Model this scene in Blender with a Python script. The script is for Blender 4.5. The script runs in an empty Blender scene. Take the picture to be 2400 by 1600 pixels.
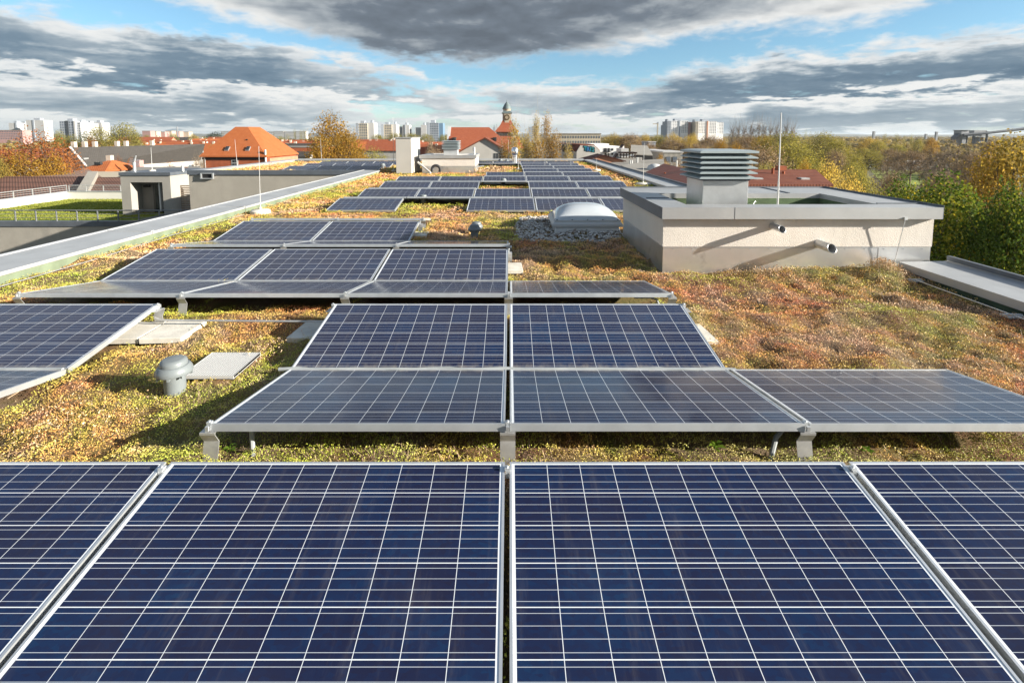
import bpy, bmesh, math, random
import numpy as np
from mathutils import Vector, Matrix

random.seed(7)
RNG = np.random.default_rng(7)
scene = bpy.context.scene
col = scene.collection
R = math.radians

# ------------------------------------------------------------------ camera
CAM_H = 1.80                       # above the sedum
PITCH = R(5.5)
FPX, VPX, VPY = 1150.0, 1195.0, 318.0          # focal length and vanishing point, in pixels of a 2400 x 1600 frame
PPY = VPY + FPX * math.tan(PITCH)
cam_data = bpy.data.cameras.new("camera")
cam_data.sensor_width = 36.0
cam_data.lens = FPX / 2400 * 36.0
cam_data.shift_x = (1200 - VPX) / 2400
cam_data.shift_y = (PPY - 800) / 2400
cam_data.clip_start = 0.05
cam_data.clip_end = 20000
cam = bpy.data.objects.new("camera", cam_data)
cam.location = (0, 0, CAM_H)
cam.rotation_euler = (R(90) - PITCH, 0, 0)
col.objects.link(cam)
scene.camera = cam

# ------------------------------------------------------------------ exposure
scene.view_settings.view_transform = 'Standard'
scene.view_settings.look = 'None'
scene.view_settings.gamma = 1.0
scene.view_settings.use_curve_mapping = False
scene.view_settings.exposure = 1.45

# ------------------------------------------------------------------ sun
TO_SUN = Vector((0.877, -0.235, 0.292)).normalized()
sun_data = bpy.data.lights.new("sun", 'SUN')
sun_data.energy = 5.0
sun_data.angle = R(0.5)
sun_data.color = (1.0, 0.93, 0.82)
sun = bpy.data.objects.new("sun", sun_data)
sun.rotation_euler = (-TO_SUN).to_track_quat('-Z', 'Y').to_euler()
col.objects.link(sun)
SUN_EL = math.asin(TO_SUN.z)
SUN_AZ = math.atan2(TO_SUN.x, TO_SUN.y)

# ------------------------------------------------------------------ node helper
class NB:
    """short-hand for building node trees"""
    def __init__(s, tree):
        s.t, s.n, s.l = tree, tree.nodes, tree.links
    def new(s, kind, **kw):
        n = s.n.new(kind)
        for k, v in kw.items():
            setattr(n, k, v)
        return n
    def put(s, sock, v):
        if isinstance(v, bpy.types.NodeSocket):
            s.l.new(v, sock)
        elif isinstance(v, (tuple, list)) and len(v) == 3 and len(getattr(sock, 'default_value', (0,))) == 4:
            sock.default_value = (*v, 1)
        else:
            sock.default_value = v
    def m(s, op, a, b=None, c=None, clamp=False):
        n = s.new('ShaderNodeMath', operation=op)
        n.use_clamp = clamp
        for i, v in enumerate((a, b, c)):
            if v is not None:
                s.put(n.inputs[i], v)
        return n.outputs[0]
    def step(s, x, lo, hi):
        n = s.new('ShaderNodeMapRange', interpolation_type='SMOOTHSTEP')
        s.put(n.inputs['Value'], x)
        n.inputs['From Min'].default_value = lo
        n.inputs['From Max'].default_value = hi
        return n.outputs['Result']
    def lin(s, x, lo, hi, a=0.0, b=1.0):
        n = s.new('ShaderNodeMapRange')
        s.put(n.inputs['Value'], x)
        for k, v in (('From Min', lo), ('From Max', hi), ('To Min', a), ('To Max', b)):
            n.inputs[k].default_value = v
        return n.outputs['Result']
    def mix(s, f, a, b, blend='MIX'):
        n = s.new('ShaderNodeMix', data_type='RGBA', blend_type=blend)
        s.put(n.inputs[0], f); s.put(n.inputs[6], a); s.put(n.inputs[7], b)
        return n.outputs[2]
    def xyz(s, x, y, z=0.0):
        n = s.new('ShaderNodeCombineXYZ')
        for i, v in enumerate((x, y, z)):
            s.put(n.inputs[i], v)
        return n.outputs[0]
    def sep(s, v):
        n = s.new('ShaderNodeSeparateXYZ')
        s.put(n.inputs[0], v)
        return n.outputs
    def noise(s, v, scale, detail=4.0, rough=0.55, dist=0.0, out='Fac'):
        n = s.new('ShaderNodeTexNoise')
        if v is not None:
            s.put(n.inputs['Vector'], v)
        n.inputs['Scale'].default_value = scale
        n.inputs['Detail'].default_value = detail
        n.inputs['Roughness'].default_value = rough
        n.inputs['Distortion'].default_value = dist
        return n.outputs[out]
    def curve(s, x, pts):
        n = s.new('ShaderNodeFloatCurve')
        c = n.mapping.curves[0]
        while len(c.points) > 2:
            c.points.remove(c.points[1])
        c.points[0].location = pts[0]
        c.points[1].location = pts[-1]
        for p in pts[1:-1]:
            c.points.new(*p)
        n.mapping.update()
        s.put(n.inputs['Value'], x)
        return n.outputs[0]
    def ramp(s, x, stops, interp='LINEAR'):
        n = s.new('ShaderNodeValToRGB')
        n.color_ramp.interpolation = interp
        e = n.color_ramp.elements
        while len(e) > 1:
            e.remove(e[-1])
        e[0].position = stops[0][0]; e[0].color = (*stops[0][1], 1)
        for p, c in stops[1:]:
            k = e.new(p); k.color = (*c, 1)
        s.put(n.inputs[0], x)
        return n.outputs[0]

# ------------------------------------------------------------------ pixel <-> place
def ray(px, py):
    a, b = (px - VPX) / FPX, (py - PPY) / FPX
    ct, st = math.cos(PITCH), math.sin(PITCH)
    return Vector((a, ct - b * st, -st - b * ct))
def P(px, py, Y):                  # the point seen at (px, py) at distance Y in front of the camera
    d = ray(px, py)
    return Vector((0, 0, CAM_H)) + d * (Y / d.y)
def G(px, py, z=0.0):              # the point seen at (px, py) at height z
    d = ray(px, py)
    return Vector((0, 0, CAM_H)) + d * ((z - CAM_H) / d.z)

# ------------------------------------------------------------------ sky: real daylight sky with cloud banks
world = bpy.data.worlds.new("World")
scene.world = world
world.use_nodes = True
wt = world.node_tree
wt.nodes.clear()
w = NB(wt)
sky = w.new('ShaderNodeTexSky', sky_type='NISHITA')
sky.sun_disc = False
sky.sun_elevation = SUN_EL
sky.sun_rotation = SUN_AZ
sky.altitude = 50
sky.air_density = 1.0
sky.dust_density = 0.25
sky.ozone_density = 2.2
tc = w.new('ShaderNodeTexCoord')
dx, dy, dz = w.sep(tc.outputs['Generated'])
ady = w.m('ABSOLUTE', dy)
hor = w.m('SQRT', w.m('ADD', w.m('MULTIPLY', dx, dx), w.m('MULTIPLY', dy, dy)))
el = w.m('DIVIDE', dz, w.m('MAXIMUM', hor, 0.001))
az = w.m('ARCTAN2', dx, ady)
tt = w.lin(az, -math.pi / 2, math.pi / 2)          # 0..1 across the sky in front
elp = w.m('MAXIMUM', el, -0.02)
q = w.m('LOGARITHM', w.m('ADD', elp, 0.17), math.e)
q_up = w.m('LOGARITHM', w.m('ADD', elp, 0.186), math.e)
def skypt(px, py):
    d = ray(px, py)
    return (math.atan2(d.x, d.y) / math.pi + 0.5, d.z / math.hypot(d.x, d.y))
ES = 2.0                                           # elevation scale for the curves (0..1 range)
def edge(pts):
    out = [(t, min(1, max(0, e * ES))) for t, e in (skypt(*p) for p in pts)]
    return [(0, out[0][1])] + out + [(1, out[-1][1])]
v1 = w.xyz(w.m('MULTIPLY', az, 5.0), w.m('MULTIPLY', q, 4.5), 0.0)
def v2_(qq): return w.xyz(w.m('MULTIPLY', az, 18.0), w.m('MULTIPLY', qq, 15.5), 3.0)
def v3_(qq): return w.xyz(w.m('MULTIPLY', az, 7.0), w.m('MULTIPLY', qq, 10.5), 7.0)
n1 = w.noise(v1, 1.0, 4, 0.50, 0.3)
n2 = w.noise(v2_(q), 1.0, 6, 0.56, 0.3)
n2u = w.noise(v2_(q_up), 1.0, 3, 0.50, 0.3)
n3 = w.noise(v3_(q), 1.0, 5, 0.52, 0.4)
n3u = w.noise(v3_(q_up), 1.0, 3, 0.50, 0.4)
n4 = w.noise(w.xyz(w.m('MULTIPLY', az, 36.0), w.m('MULTIPLY', q, 36.0), 1.0), 1.0, 6, 0.60, 0.3)
c1, c2, c3, c4 = (w.m('SUBTRACT', n, 0.5) for n in (n1, n2, n3, n4))
relief = w.m('ADD', w.m('MULTIPLY', w.m('SUBTRACT', n2, n2u), 1.0), w.m('MULTIPLY', w.m('SUBTRACT', n3, n3u), 1.6))   # bright tops, dark bases
# big dark cloud overhead: everything above its lower edge
et = w.m('DIVIDE', w.curve(tt, edge([(-100, -160), (200, -60), (420, 8), (640, 62), (820, 104), (930, 136), (1100, 142), (1250, 140),
                                      (1400, 122), (1600, 92), (1800, 72), (1980, 64), (2150, 26), (2260, -20), (2500, -90)])), ES)
a = w.m('DIVIDE', w.m('SUBTRACT', el, et), 0.028)
a = w.m('ADD', a, w.m('ADD', w.m('MULTIPLY', c1, 2.0), w.m('ADD', w.m('MULTIPLY', c2, 2.0), w.m('MULTIPLY', c4, 1.0))))
m_top = w.step(a, -0.55, 0.75)
dark_t = w.curve(tt, [(0, .60)] + [(skypt(x, 60)[0], v) for x, v in ((100, .62), (500, .55), (760, .40), (950, .25), (1200, .19), (1400, .26), (1620, .42),
                                                            (1850, .6), (2150, .8))] + [(1, .8)])
edge_b = w.curve(tt, [(0, .6)] + [(skypt(x, 60)[0], v) for x, v in ((500, .5), (900, .0), (1250, .0), (1420, .45), (1600, .6), (2000, .5))] + [(1, .5)])
rim = w.m('MULTIPLY', edge_b, w.m('SUBTRACT', 1.0, w.step(a, 0.1, 1.9)))
b_top = w.m('ADD', w.m('ADD', dark_t, rim), w.m('ADD', w.m('MULTIPLY', c1, 0.50), w.m('ADD', w.m('MULTIPLY', c3, .32), w.m('ADD', w.m('MULTIPLY', c2, 0.30), w.m('ADD', w.m('MULTIPLY', c4, .16), w.m('MULTIPLY', relief, .36))))))
hi = w.step(el, 0.42, 0.95)
b_top = w.m('ADD', b_top, w.m('MULTIPLY', hi, 0.30))
m_top = w.m('MULTIPLY', m_top, w.m('SUBTRACT', 1.0, w.m('MULTIPLY', hi, w.step(n1, 0.70, 0.50))))
# cloud banks rising from the horizon: everything below their upper edge
eb = w.m('DIVIDE', w.curve(tt, edge([(-60, 8), (90, 26), (230, 52), (430, 74), (600, 96), (760, 118), (900, 146), (985, 160), (1010, 205), (1100, 208), (1230, 192),
                                      (1400, 196), (1545, 186), (1600, 162), (1745, 146), (1790, 116), (1900, 122), (2010, 112), (2100, 92), (2330, 72), (2480, 50)])), ES)
b = w.m('DIVIDE', w.m('SUBTRACT', eb, el), 0.030)
b = w.m('ADD', b, w.m('ADD', w.m('MULTIPLY', c1, 0.9), w.m('ADD', w.m('MULTIPLY', c2, 2.4), w.m('MULTIPLY', c4, 1.1))))
m_bank = w.step(b, -0.45, 0.6)
low = w.m('SUBTRACT', 1.0, w.step(el, 0.015, 0.105))
dk_b = w.curve(tt, [(0, .42)] + [(skypt(x, 150)[0], v) for x, v in ((150, .34), (420, .20), (700, .40), (950, .58), (1250, .50), (1500, .36),
                                                             (1650, .22), (1900, .10), (2200, .10), (2400, .16))] + [(1, .3)])
# stacked layers of cloud: each with a lit top and a dark base, closing up toward the horizon
qe = w.m('LOGARITHM', w.m('ADD', eb, 0.17), math.e)
s_ = w.m('DIVIDE', w.m('SUBTRACT', qe, q), 0.30)
s_ = w.m('ADD', s_, w.m('ADD', w.m('MULTIPLY', c3, 1.5), w.m('ADD', w.m('MULTIPLY', c2, 0.80), w.m('MULTIPLY', c4, 0.50))))
s_ = w.m('MAXIMUM', s_, 0.0)
fr_ = w.m('FRACT', s_)
lay = w.m('MULTIPLY', w.step(fr_, 0.02, 0.55), w.m('SUBTRACT', 1.0, w.m('MULTIPLY', w.step(fr_, 0.80, 1.0), 0.9)))
first = w.m('SUBTRACT', 1.0, w.step(s_, 0.9, 1.4))
top_b = w.m('ADD', w.m('MULTIPLY', first, .20), .76)
b_bank = w.m('ADD', w.m('MULTIPLY', w.m('SUBTRACT', 1.0, lay), top_b), w.m('MULTIPLY', lay, dk_b))
b_bank = w.m('ADD', b_bank, w.m('ADD', w.m('MULTIPLY', c2, 0.25), w.m('ADD', w.m('MULTIPLY', c1, 0.5), w.m('MULTIPLY', relief, .35))))
b_bank = w.m('ADD', b_bank, w.m('ADD', w.m('MULTIPLY', c4, 0.28), w.m('MULTIPLY', low, 0.22)))
gapf = w.m('ADD', w.m('MULTIPLY', n3, 0.6), w.m('MULTIPLY', n2, 0.4))
gapc = w.curve(tt, [(0, .0)] + [(skypt(x, 250)[0], v) for x, v in ((0, .0), (600, .0), (850, .32), (950, .42), (1250, .34), (1500, .25), (1800, .15), (2400, .25))] + [(1, .3)])
gap = w.step(w.m('SUBTRACT', w.m('MULTIPLY', gapc, 0.36), gapf), -0.37, -0.25)
m_bank = w.m('MULTIPLY', m_bank, w.m('SUBTRACT', 1.0, w.m('MULTIPLY', gap, 0.9)))
warm = w.ramp(b_top, [(0.0, (.145, .168, .20)), (0.3, (.20, .235, .28)), (0.6, (.46, .50, .53)), (0.85, (.80, .81, .80)), (1.0, (.93, .93, .91))])
cool = w.ramp(b_bank, [(0.0, (.115, .185, .265)), (0.3, (.21, .29, .37)), (0.6, (.47, .54, .59)), (0.85, (.80, .83, .84)), (1.0, (.95, .95, .93))])
cloud = w.mix(m_top, cool, warm)
m_all = w.m('MAXIMUM', m_top, m_bank)
hz = w.m('SUBTRACT', 1.0, w.step(el, -0.005, 0.06))
cloud = w.mix(w.m('MULTIPLY', hz, w.m('SUBTRACT', 1.0, w.m('MULTIPLY', m_all, .55))), cloud, (.60, .70, .74))
bg_sky = w.new('ShaderNodeBackground')
tint = w.mix(1.0, sky.outputs[0], w.mix(w.step(el, .0, .22), (.72, .88, 1.06), (.78, .96, .99)), 'MULTIPLY')
w.put(bg_sky.inputs['Color'], tint)
bg_sky.inputs['Strength'].default_value = 0.062
bg_cl = w.new('ShaderNodeBackground')
w.put(bg_cl.inputs['Color'], cloud)
bg_cl.inputs['Strength'].default_value = 0.34
mx = w.new('ShaderNodeMixShader')
w.put(mx.inputs[0], w.m('MAXIMUM', w.m('MULTIPLY', m_all, 0.97), w.m('MULTIPLY', hz, 0.72)))
wt.links.new(bg_sky.outputs[0], mx.inputs[1])
wt.links.new(bg_cl.outputs[0], mx.inputs[2])
wo = w.new('ShaderNodeOutputWorld')
wt.links.new(mx.outputs[0], wo.inputs[0])
# ------------------------------------------------------------------ tagging
def tag(o, label=None, cat=None, group=None, kind=None):
    if label: o['label'] = label
    if cat: o['category'] = cat
    if group: o['group'] = group
    if kind: o['kind'] = kind
    return o
def empty(name, loc=(0, 0, 0), label=None, cat=None, group=None, rz=0.0):
    o = bpy.data.objects.new(name, None)
    o.empty_display_size = 0.1
    o.location = loc
    o.rotation_euler = (0, 0, rz)
    col.objects.link(o)
    return tag(o, label, cat, group)
def kids(o):
    return [c for c in CHILDREN.get(o.name, [])]
CHILDREN = {}
def adopt(c, p):
    if p is not None:
        c.parent = p
        CHILDREN.setdefault(p.name, []).append(c)
def copy_tree(o, parent=None):
    c = o.copy()
    col.objects.link(c)
    c.parent = None
    adopt(c, parent)
    for ch in kids(o):
        copy_tree(ch, c)
    return c
def place(o, loc, rz=None, scale=None):
    o.location = loc
    if rz is not None: o.rotation_euler.z = rz
    if scale is not None: o.scale = scale
    return o

# ------------------------------------------------------------------ mesh builder
class MB:
    def __init__(s): s.v, s.f, s.mi = [], [], []
    def quad(s, *p, mi=0):
        i = len(s.v); s.v += [tuple(q) for q in p]; s.f.append(tuple(range(i, i + len(p)))); s.mi.append(mi); return s
    def box(s, x0, x1, y0, y1, z0, z1, mi=0):
        i = len(s.v)
        s.v += [(x0, y0, z0), (x1, y0, z0), (x1, y1, z0), (x0, y1, z0), (x0, y0, z1), (x1, y0, z1), (x1, y1, z1), (x0, y1, z1)]
        for f in ((3, 2, 1, 0), (4, 5, 6, 7), (0, 1, 5, 4), (1, 2, 6, 5), (2, 3, 7, 6), (3, 0, 4, 7)):
            s.f.append(tuple(i + k for k in f)); s.mi.append(mi)
        return s
    def prism(s, pts, d, mi=0):          # polygon pts (3-D, ordered) pushed along d
        n, i, d = len(pts), len(s.v), Vector(d)
        s.v += [tuple(p) for p in pts] + [tuple(Vector(p) + d) for p in pts]
        s.f.append(tuple(i + k for k in reversed(range(n)))); s.mi.append(mi)
        s.f.append(tuple(i + n + k for k in range(n))); s.mi.append(mi)
        for k in range(n):
            s.f.append((i + k, i + (k + 1) % n, i + n + (k + 1) % n, i + n + k)); s.mi.append(mi)
        return s
    def frustum(s, lo, hi, mi=0):        # lo / hi: (x0, x1, y0, y1, z)
        i = len(s.v)
        for x0, x1, y0, y1, z in (lo, hi):
            s.v += [(x0, y0, z), (x1, y0, z), (x1, y1, z), (x0, y1, z)]
        for f in ((3, 2, 1, 0), (4, 5, 6, 7), (0, 1, 5, 4), (1, 2, 6, 5), (2, 3, 7, 6), (3, 0, 4, 7)):
            s.f.append(tuple(i + k for k in f)); s.mi.append(mi)
        return s
    def lathe(s, prof, n=24, c=(0, 0, 0), mi=0, caps=True):    # prof: list of (r, z)
        i = len(s.v)
        for r, z in prof:
            for k in range(n):
                t = 2 * math.pi * k / n
                s.v.append((c[0] + r * math.cos(t), c[1] + r * math.sin(t), c[2] + z))
        for j in range(len(prof) - 1):
            for k in range(n):
                k2 = (k + 1) % n
                s.f.append((i + j * n + k, i + j * n + k2, i + (j + 1) * n + k2, i + (j + 1) * n + k)); s.mi.append(mi)
        if caps:
            s.f.append(tuple(i + k for k in reversed(range(n)))); s.mi.append(mi)
            s.f.append(tuple(i + (len(prof) - 1) * n + k for k in range(n))); s.mi.append(mi)
        return s
    def tube(s, pts, r, n=8, mi=0, r2=None):
        pts = [Vector(p) for p in pts]
        i, m = len(s.v), len(pts)
        up = None
        for j, p in enumerate(pts):
            d = (pts[min(j + 1, m - 1)] - pts[max(j - 1, 0)]).normalized()
            if up is None:
                up = Vector((0, 0, 1)) if abs(d.z) < .9 else Vector((1, 0, 0))
            a = d.cross(up).normalized(); b = a.cross(d).normalized(); up = b
            rr = r if r2 is None else r + (r2 - r) * j / max(1, m - 1)
            for k in range(n):
                t = 2 * math.pi * k / n
                s.v.append(tuple(p + a * (rr * math.cos(t)) + b * (rr * math.sin(t))))
        for j in range(m - 1):
            for k in range(n):
                k2 = (k + 1) % n
                s.f.append((i + j * n + k, i + (j + 1) * n + k, i + (j + 1) * n + k2, i + j * n + k2)); s.mi.append(mi)
        s.f.append(tuple(i + k for k in range(n))); s.mi.append(mi)
        s.f.append(tuple(i + (m - 1) * n + k for k in reversed(range(n)))); s.mi.append(mi)
        return s
    def mesh(s, name, mat=None, smooth=False, bevel=0.0, fix=False):
        me = bpy.data.meshes.new(name)
        me.from_pydata(s.v, [], s.f)
        for mt in (mat if isinstance(mat, (list, tuple)) else [mat]):
            if mt: me.materials.append(mt)
        me.polygons.foreach_set('material_index', s.mi)
        bm = bmesh.new(); bm.from_mesh(me)
        bmesh.ops.recalc_face_normals(bm, faces=bm.faces) if (fix or bevel) else None
        if bevel:
            es = [e for e in bm.edges if len(e.link_faces) == 2 and e.calc_face_angle(0) > .5]
            bmesh.ops.bevel(bm, geom=es, offset=bevel, segments=1, affect='EDGES', profile=0.5, clamp_overlap=True)
        bm.to_mesh(me); bm.free()
        if smooth:
            me.polygons.foreach_set('use_smooth', [True] * len(me.polygons))
            try: me.set_sharp_from_angle(angle=R(38))
            except Exception: pass
        me.update()
        return me
    def build(s, name, mat=None, parent=None, smooth=False, bevel=0.0, fix=False):
        o = bpy.data.objects.new(name, s.mesh(name, mat, smooth, bevel, fix))
        col.objects.link(o)
        adopt(o, parent)
        return o
def numpy_mesh(name, v, f, mat, attr=None, smooth=False):      # v (n,3), f (m,k)
    me = bpy.data.meshes.new(name)
    m, k = f.shape
    me.vertices.add(len(v)); me.vertices.foreach_set('co', np.asarray(v, np.float32).ravel())
    me.loops.add(m * k); me.loops.foreach_set('vertex_index', np.asarray(f, np.int32).ravel())
    me.polygons.add(m); me.polygons.foreach_set('loop_start', np.arange(0, m * k, k, dtype=np.int32))
    me.materials.append(mat)
    if smooth: me.polygons.foreach_set('use_smooth', [True] * m)
    for an, vals in (attr or {}).items():
        at = me.attributes.new(an, 'FLOAT', 'FACE'); at.data.foreach_set('value', np.asarray(vals, np.float32))
    me.update(calc_edges=True)
    return me
def link(name, me, parent=None):
    o = bpy.data.objects.new(name, me); col.objects.link(o); adopt(o, parent); return o

# ------------------------------------------------------------------ materials
def mat_new(name):
    m = bpy.data.materials.new(name); m.use_nodes = True
    b = NB(m.node_tree)
    bs = next(n for n in b.n if n.type == 'BSDF_PRINCIPLED')
    b.bs = bs
    return m, b
def bump(b, h, strength=.3, dist=.01):
    n = b.new('ShaderNodeBump')
    n.inputs['Strength'].default_value = strength
    n.inputs['Distance'].default_value = dist
    b.put(n.inputs['Height'], h)
    b.put(b.bs.inputs['Normal'], n.outputs[0])
def objco(b): return b.new('ShaderNodeTexCoord').outputs['Object']
def worldco(b): return b.new('ShaderNodeNewGeometry').outputs['Position']
def plain(name, c, rough=.6, metal=0.0, var=.12, scale=3.0, bmp=0.0, bscale=60.0, bdist=.01, world=True, spec=.4, stain=None):
    m, b = mat_new(name)
    v = worldco(b) if world else objco(b)
    n = b.noise(v, scale, 5, .6)
    lo = tuple(x * (1 - var) for x in c); hi = tuple(min(1, x * (1 + var)) for x in c)
    cc = b.mix(b.step(n, .3, .7), lo, hi)
    if stain:
        s = b.step(b.noise(v, stain[1], 6, .65, .4), stain[2], stain[2] + .16)
        cc = b.mix(s, cc, stain[0])
    b.put(b.bs.inputs['Base Color'], cc)
    b.bs.inputs['Roughness'].default_value = rough
    b.bs.inputs['Metallic'].default_value = metal
    b.bs.inputs['Specular IOR Level'].default_value = spec
    if bmp: bump(b, b.noise(v, bscale, 4, .6), bmp, bdist)
    return m
M = {}
M['alu'] = plain('aluminium', (.62, .64, .65), .40, .7, .08, 6)
M['alu_dull'] = plain('dull_aluminium', (.46, .46, .45), .45, .6, .15, 9)
M['zinc'] = plain('zinc_coping', (.39, .40, .405), .50, .25, .10, 1.6, stain=((.47, .47, .455), 2.4, .60))
M['zinc_dark'] = plain('dark_zinc', (.115, .13, .15), .5, .25, .12, 2)
M['cap_grey'] = plain('cap_metal', (.43, .435, .435), .42, .45, .10, 1.2)
M['flashing'] = plain('flashing_sheet', (.80, .795, .78), .33, .88, .10, 1.3, stain=((.58, .575, .56), 2.2, .58))
M['stair_render'] = plain('stair_house_render', (.30, .285, .255), .92, 0, .06, .8, spec=.2)
M['galv'] = plain('galvanised_sheet', (.56, .57, .575), .34, .62, .16, 1.7, stain=((.74, .75, .74), 3.0, .62))
def streaked(name, c, dark, scale=5.0):
    m, b = mat_new(name)
    v = worldco(b); x, y, z = b.sep(v)
    n = b.noise(b.xyz(b.m('MULTIPLY', x, scale), b.m('MULTIPLY', y, scale), b.m('MULTIPLY', z, .55)), 1.0, 5, .65)
    n2 = b.noise(v, 1.3, 4, .6)
    cc = b.mix(b.step(n2, .3, .7), tuple(q * .94 for q in c), tuple(q * 1.05 for q in c))
    cc = b.mix(b.m('MULTIPLY', b.step(n, .52, .80), .45), cc, dark)
    b.put(b.bs.inputs['Base Color'], cc); b.bs.inputs['Roughness'].default_value = .92; b.bs.inputs['Specular IOR Level'].default_value = .2
    bump(b, b.noise(v, 95, 4, .6), .55, .012)
    return m
M['plaster'] = streaked('render_plaster', (.68, .63, .565), (.50, .45, .39))
M['plaster_grey'] = streaked('grey_render', (.34, .315, .27), (.27, .25, .21), 2.0)
M['plaster_cream'] = plain('cream_render', (.46, .44, .40), .92, 0, .06, .5, spec=.2)
M['plaster_white'] = plain('white_render', (.62, .60, .56), .9, 0, .04, .5, spec=.2)
M['membrane'] = plain('shaded_green_membrane', (.035, .065, .045), .85, 0, .3, 3)  # dark copy of the membrane green, shade put into the colour
M['membrane_pale'] = plain('pale_membrane', (.15, .185, .12), .85, 0, .2, 3)
M['plastic_grey'] = plain('grey_plastic', (.165, .185, .19), .38, 0, .05, 4)
M['concrete'] = plain('concrete_slab', (.58, .55, .48), .93, 0, .12, 7, .3, 120, .006, stain=((.40, .37, .29), 9, .64))
M['cowl_blade'] = plain('painted_louvre', (.33, .385, .40), .42, .25, .05, 3)
M['dark'] = plain('dark_void', (.012, .012, .013), .9)
M['dark_glass'] = plain('window_glass', (.03, .035, .04), .08, 0, .3, 2, spec=.6)
M['white_paint'] = plain('white_paint', (.50, .50, .485), .5, 0, .04, 2)
M['steel'] = plain('stainless_steel', (.70, .71, .72), .22, .95, .05, 3)
M['rubber'] = plain('black_rubber', (.03, .03, .032), .7)
M['wood'] = plain('timber_slats', (.22, .165, .12), .75, 0, .25, 6)
M['wood_dark'] = plain('dark_timber', (.055, .035, .028), .8, 0, .3, 3)
M['door_grey'] = plain('door_metal', (.05, .048, .046), .4, .2, .1, 2)
M['asphalt'] = plain('asphalt', (.05, .05, .052), .9, 0, .2, .2)
M['brick_red'] = plain('red_brick', (.30, .085, .035), .9, 0, .14, 1.0)
M['brick_pale'] = plain('pale_brick', (.42, .20, .12), .9, 0, .14, 1.0)
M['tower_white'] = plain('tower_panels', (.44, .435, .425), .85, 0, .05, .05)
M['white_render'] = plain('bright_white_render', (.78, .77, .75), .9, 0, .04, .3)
M['recess'] = plain('shaded_recess_render', (.17, .16, .145), .92, 0, .06, .8, spec=.2)  # darker than the outer render: shade of the recess put into the colour
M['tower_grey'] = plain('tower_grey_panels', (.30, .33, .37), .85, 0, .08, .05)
M['tower_blue'] = plain('tower_blue_panels', (.13, .22, .32), .6, 0, .1, .05)
M['tower_cream'] = plain('cream_panels', (.40, .35, .265), .85, 0, .06, .05)
M['tower_pink'] = plain('pink_panels', (.36, .22, .20), .85, 0, .12, .03)
M['far_window'] = plain('far_window_glass', (.10, .12, .15), .3, 0, .3, .1)
M['flat_roof'] = plain('roofing_felt', (.22, .205, .18), .9, 0, .16, .4)
M['chimney'] = plain('pale_chimney', (.50, .42, .34), .9, 0, .15, 1)
def tiles(name, c1, c2, ribs=4.5, rows=3.2, rough=.8, var=.5, axis='xy', depth=.35):
    """roof tiles: ribs down the slope and overlapping courses"""
    m, b = mat_new(name)
    v = worldco(b)
    x, y, z = b.sep(v)
    s = b.m('FRACT', b.m('MULTIPLY', z, rows))
    course = b.step(s, .0, .30)
    along = b.m('ADD', x, y)
    rib = b.m('ADD', .5, b.m('MULTIPLY', b.m('SINE', b.m('MULTIPLY', along, ribs * 6.283)), .5))
    n = b.noise(v, 1.1, 5, .65)
    nf = b.noise(v, 7.0, 3, .6)
    c = b.mix(b.m('ADD', b.m('MULTIPLY', b.step(n, .3, .7), .7), b.m('MULTIPLY', nf, .3)), c1, c2)
    dark = tuple(q * (1 - var) for q in c1)
    c = b.mix(b.m('MULTIPLY', b.m('SUBTRACT', 1.0, course), depth), c, dark)
    c = b.mix(b.m('MULTIPLY', b.m('SUBTRACT', 1.0, rib), depth * .6), c, dark)
    b.put(b.bs.inputs['Base Color'], c)
    b.bs.inputs['Roughness'].default_value = rough
    b.bs.inputs['Specular IOR Level'].default_value = .3
    bump(b, b.m('ADD', course, rib), .5, .03)
    return m
M['tile_orange'] = tiles('orange_clay_tiles', (.33, .092, .026), (.40, .125, .04), 3.0, 3.2, var=.4)
M['tile_red'] = tiles('red_clay_tiles', (.27, .068, .03), (.33, .10, .045), 3.0, 2.4, var=.4)
M['tile_rust'] = tiles('weathered_red_tiles', (.135, .036, .019), (.20, .066, .035), 4.0, 5.5, var=.6)
M['tile_maroon_shaded'] = tiles('shaded_maroon_tiles', (.050, .012, .009), (.075, .018, .012), 0.6, 5.0, var=.75, depth=.6)  # tile colour lowered to carry the shade of a slope facing off the sun
M['tile_brown'] = tiles('brown_pantiles', (.15, .072, .05), (.20, .10, .07), 3.3, 3.2, var=.85, depth=.75)
M['tile_tan'] = tiles('tan_roofing', (.24, .155, .115), (.28, .185, .14), 2.0, 2.0, var=.15)
M['tile_grey'] = tiles('grey_roofing', (.048, .044, .040), (.064, .058, .052), 2.0, 2.0, var=.2)
M['tile_pale'] = tiles('pale_grey_roofing', (.24, .225, .20), (.27, .255, .225), .8, 1.2, var=.2)
M['terrace_house'] = M['plaster_cream']

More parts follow.
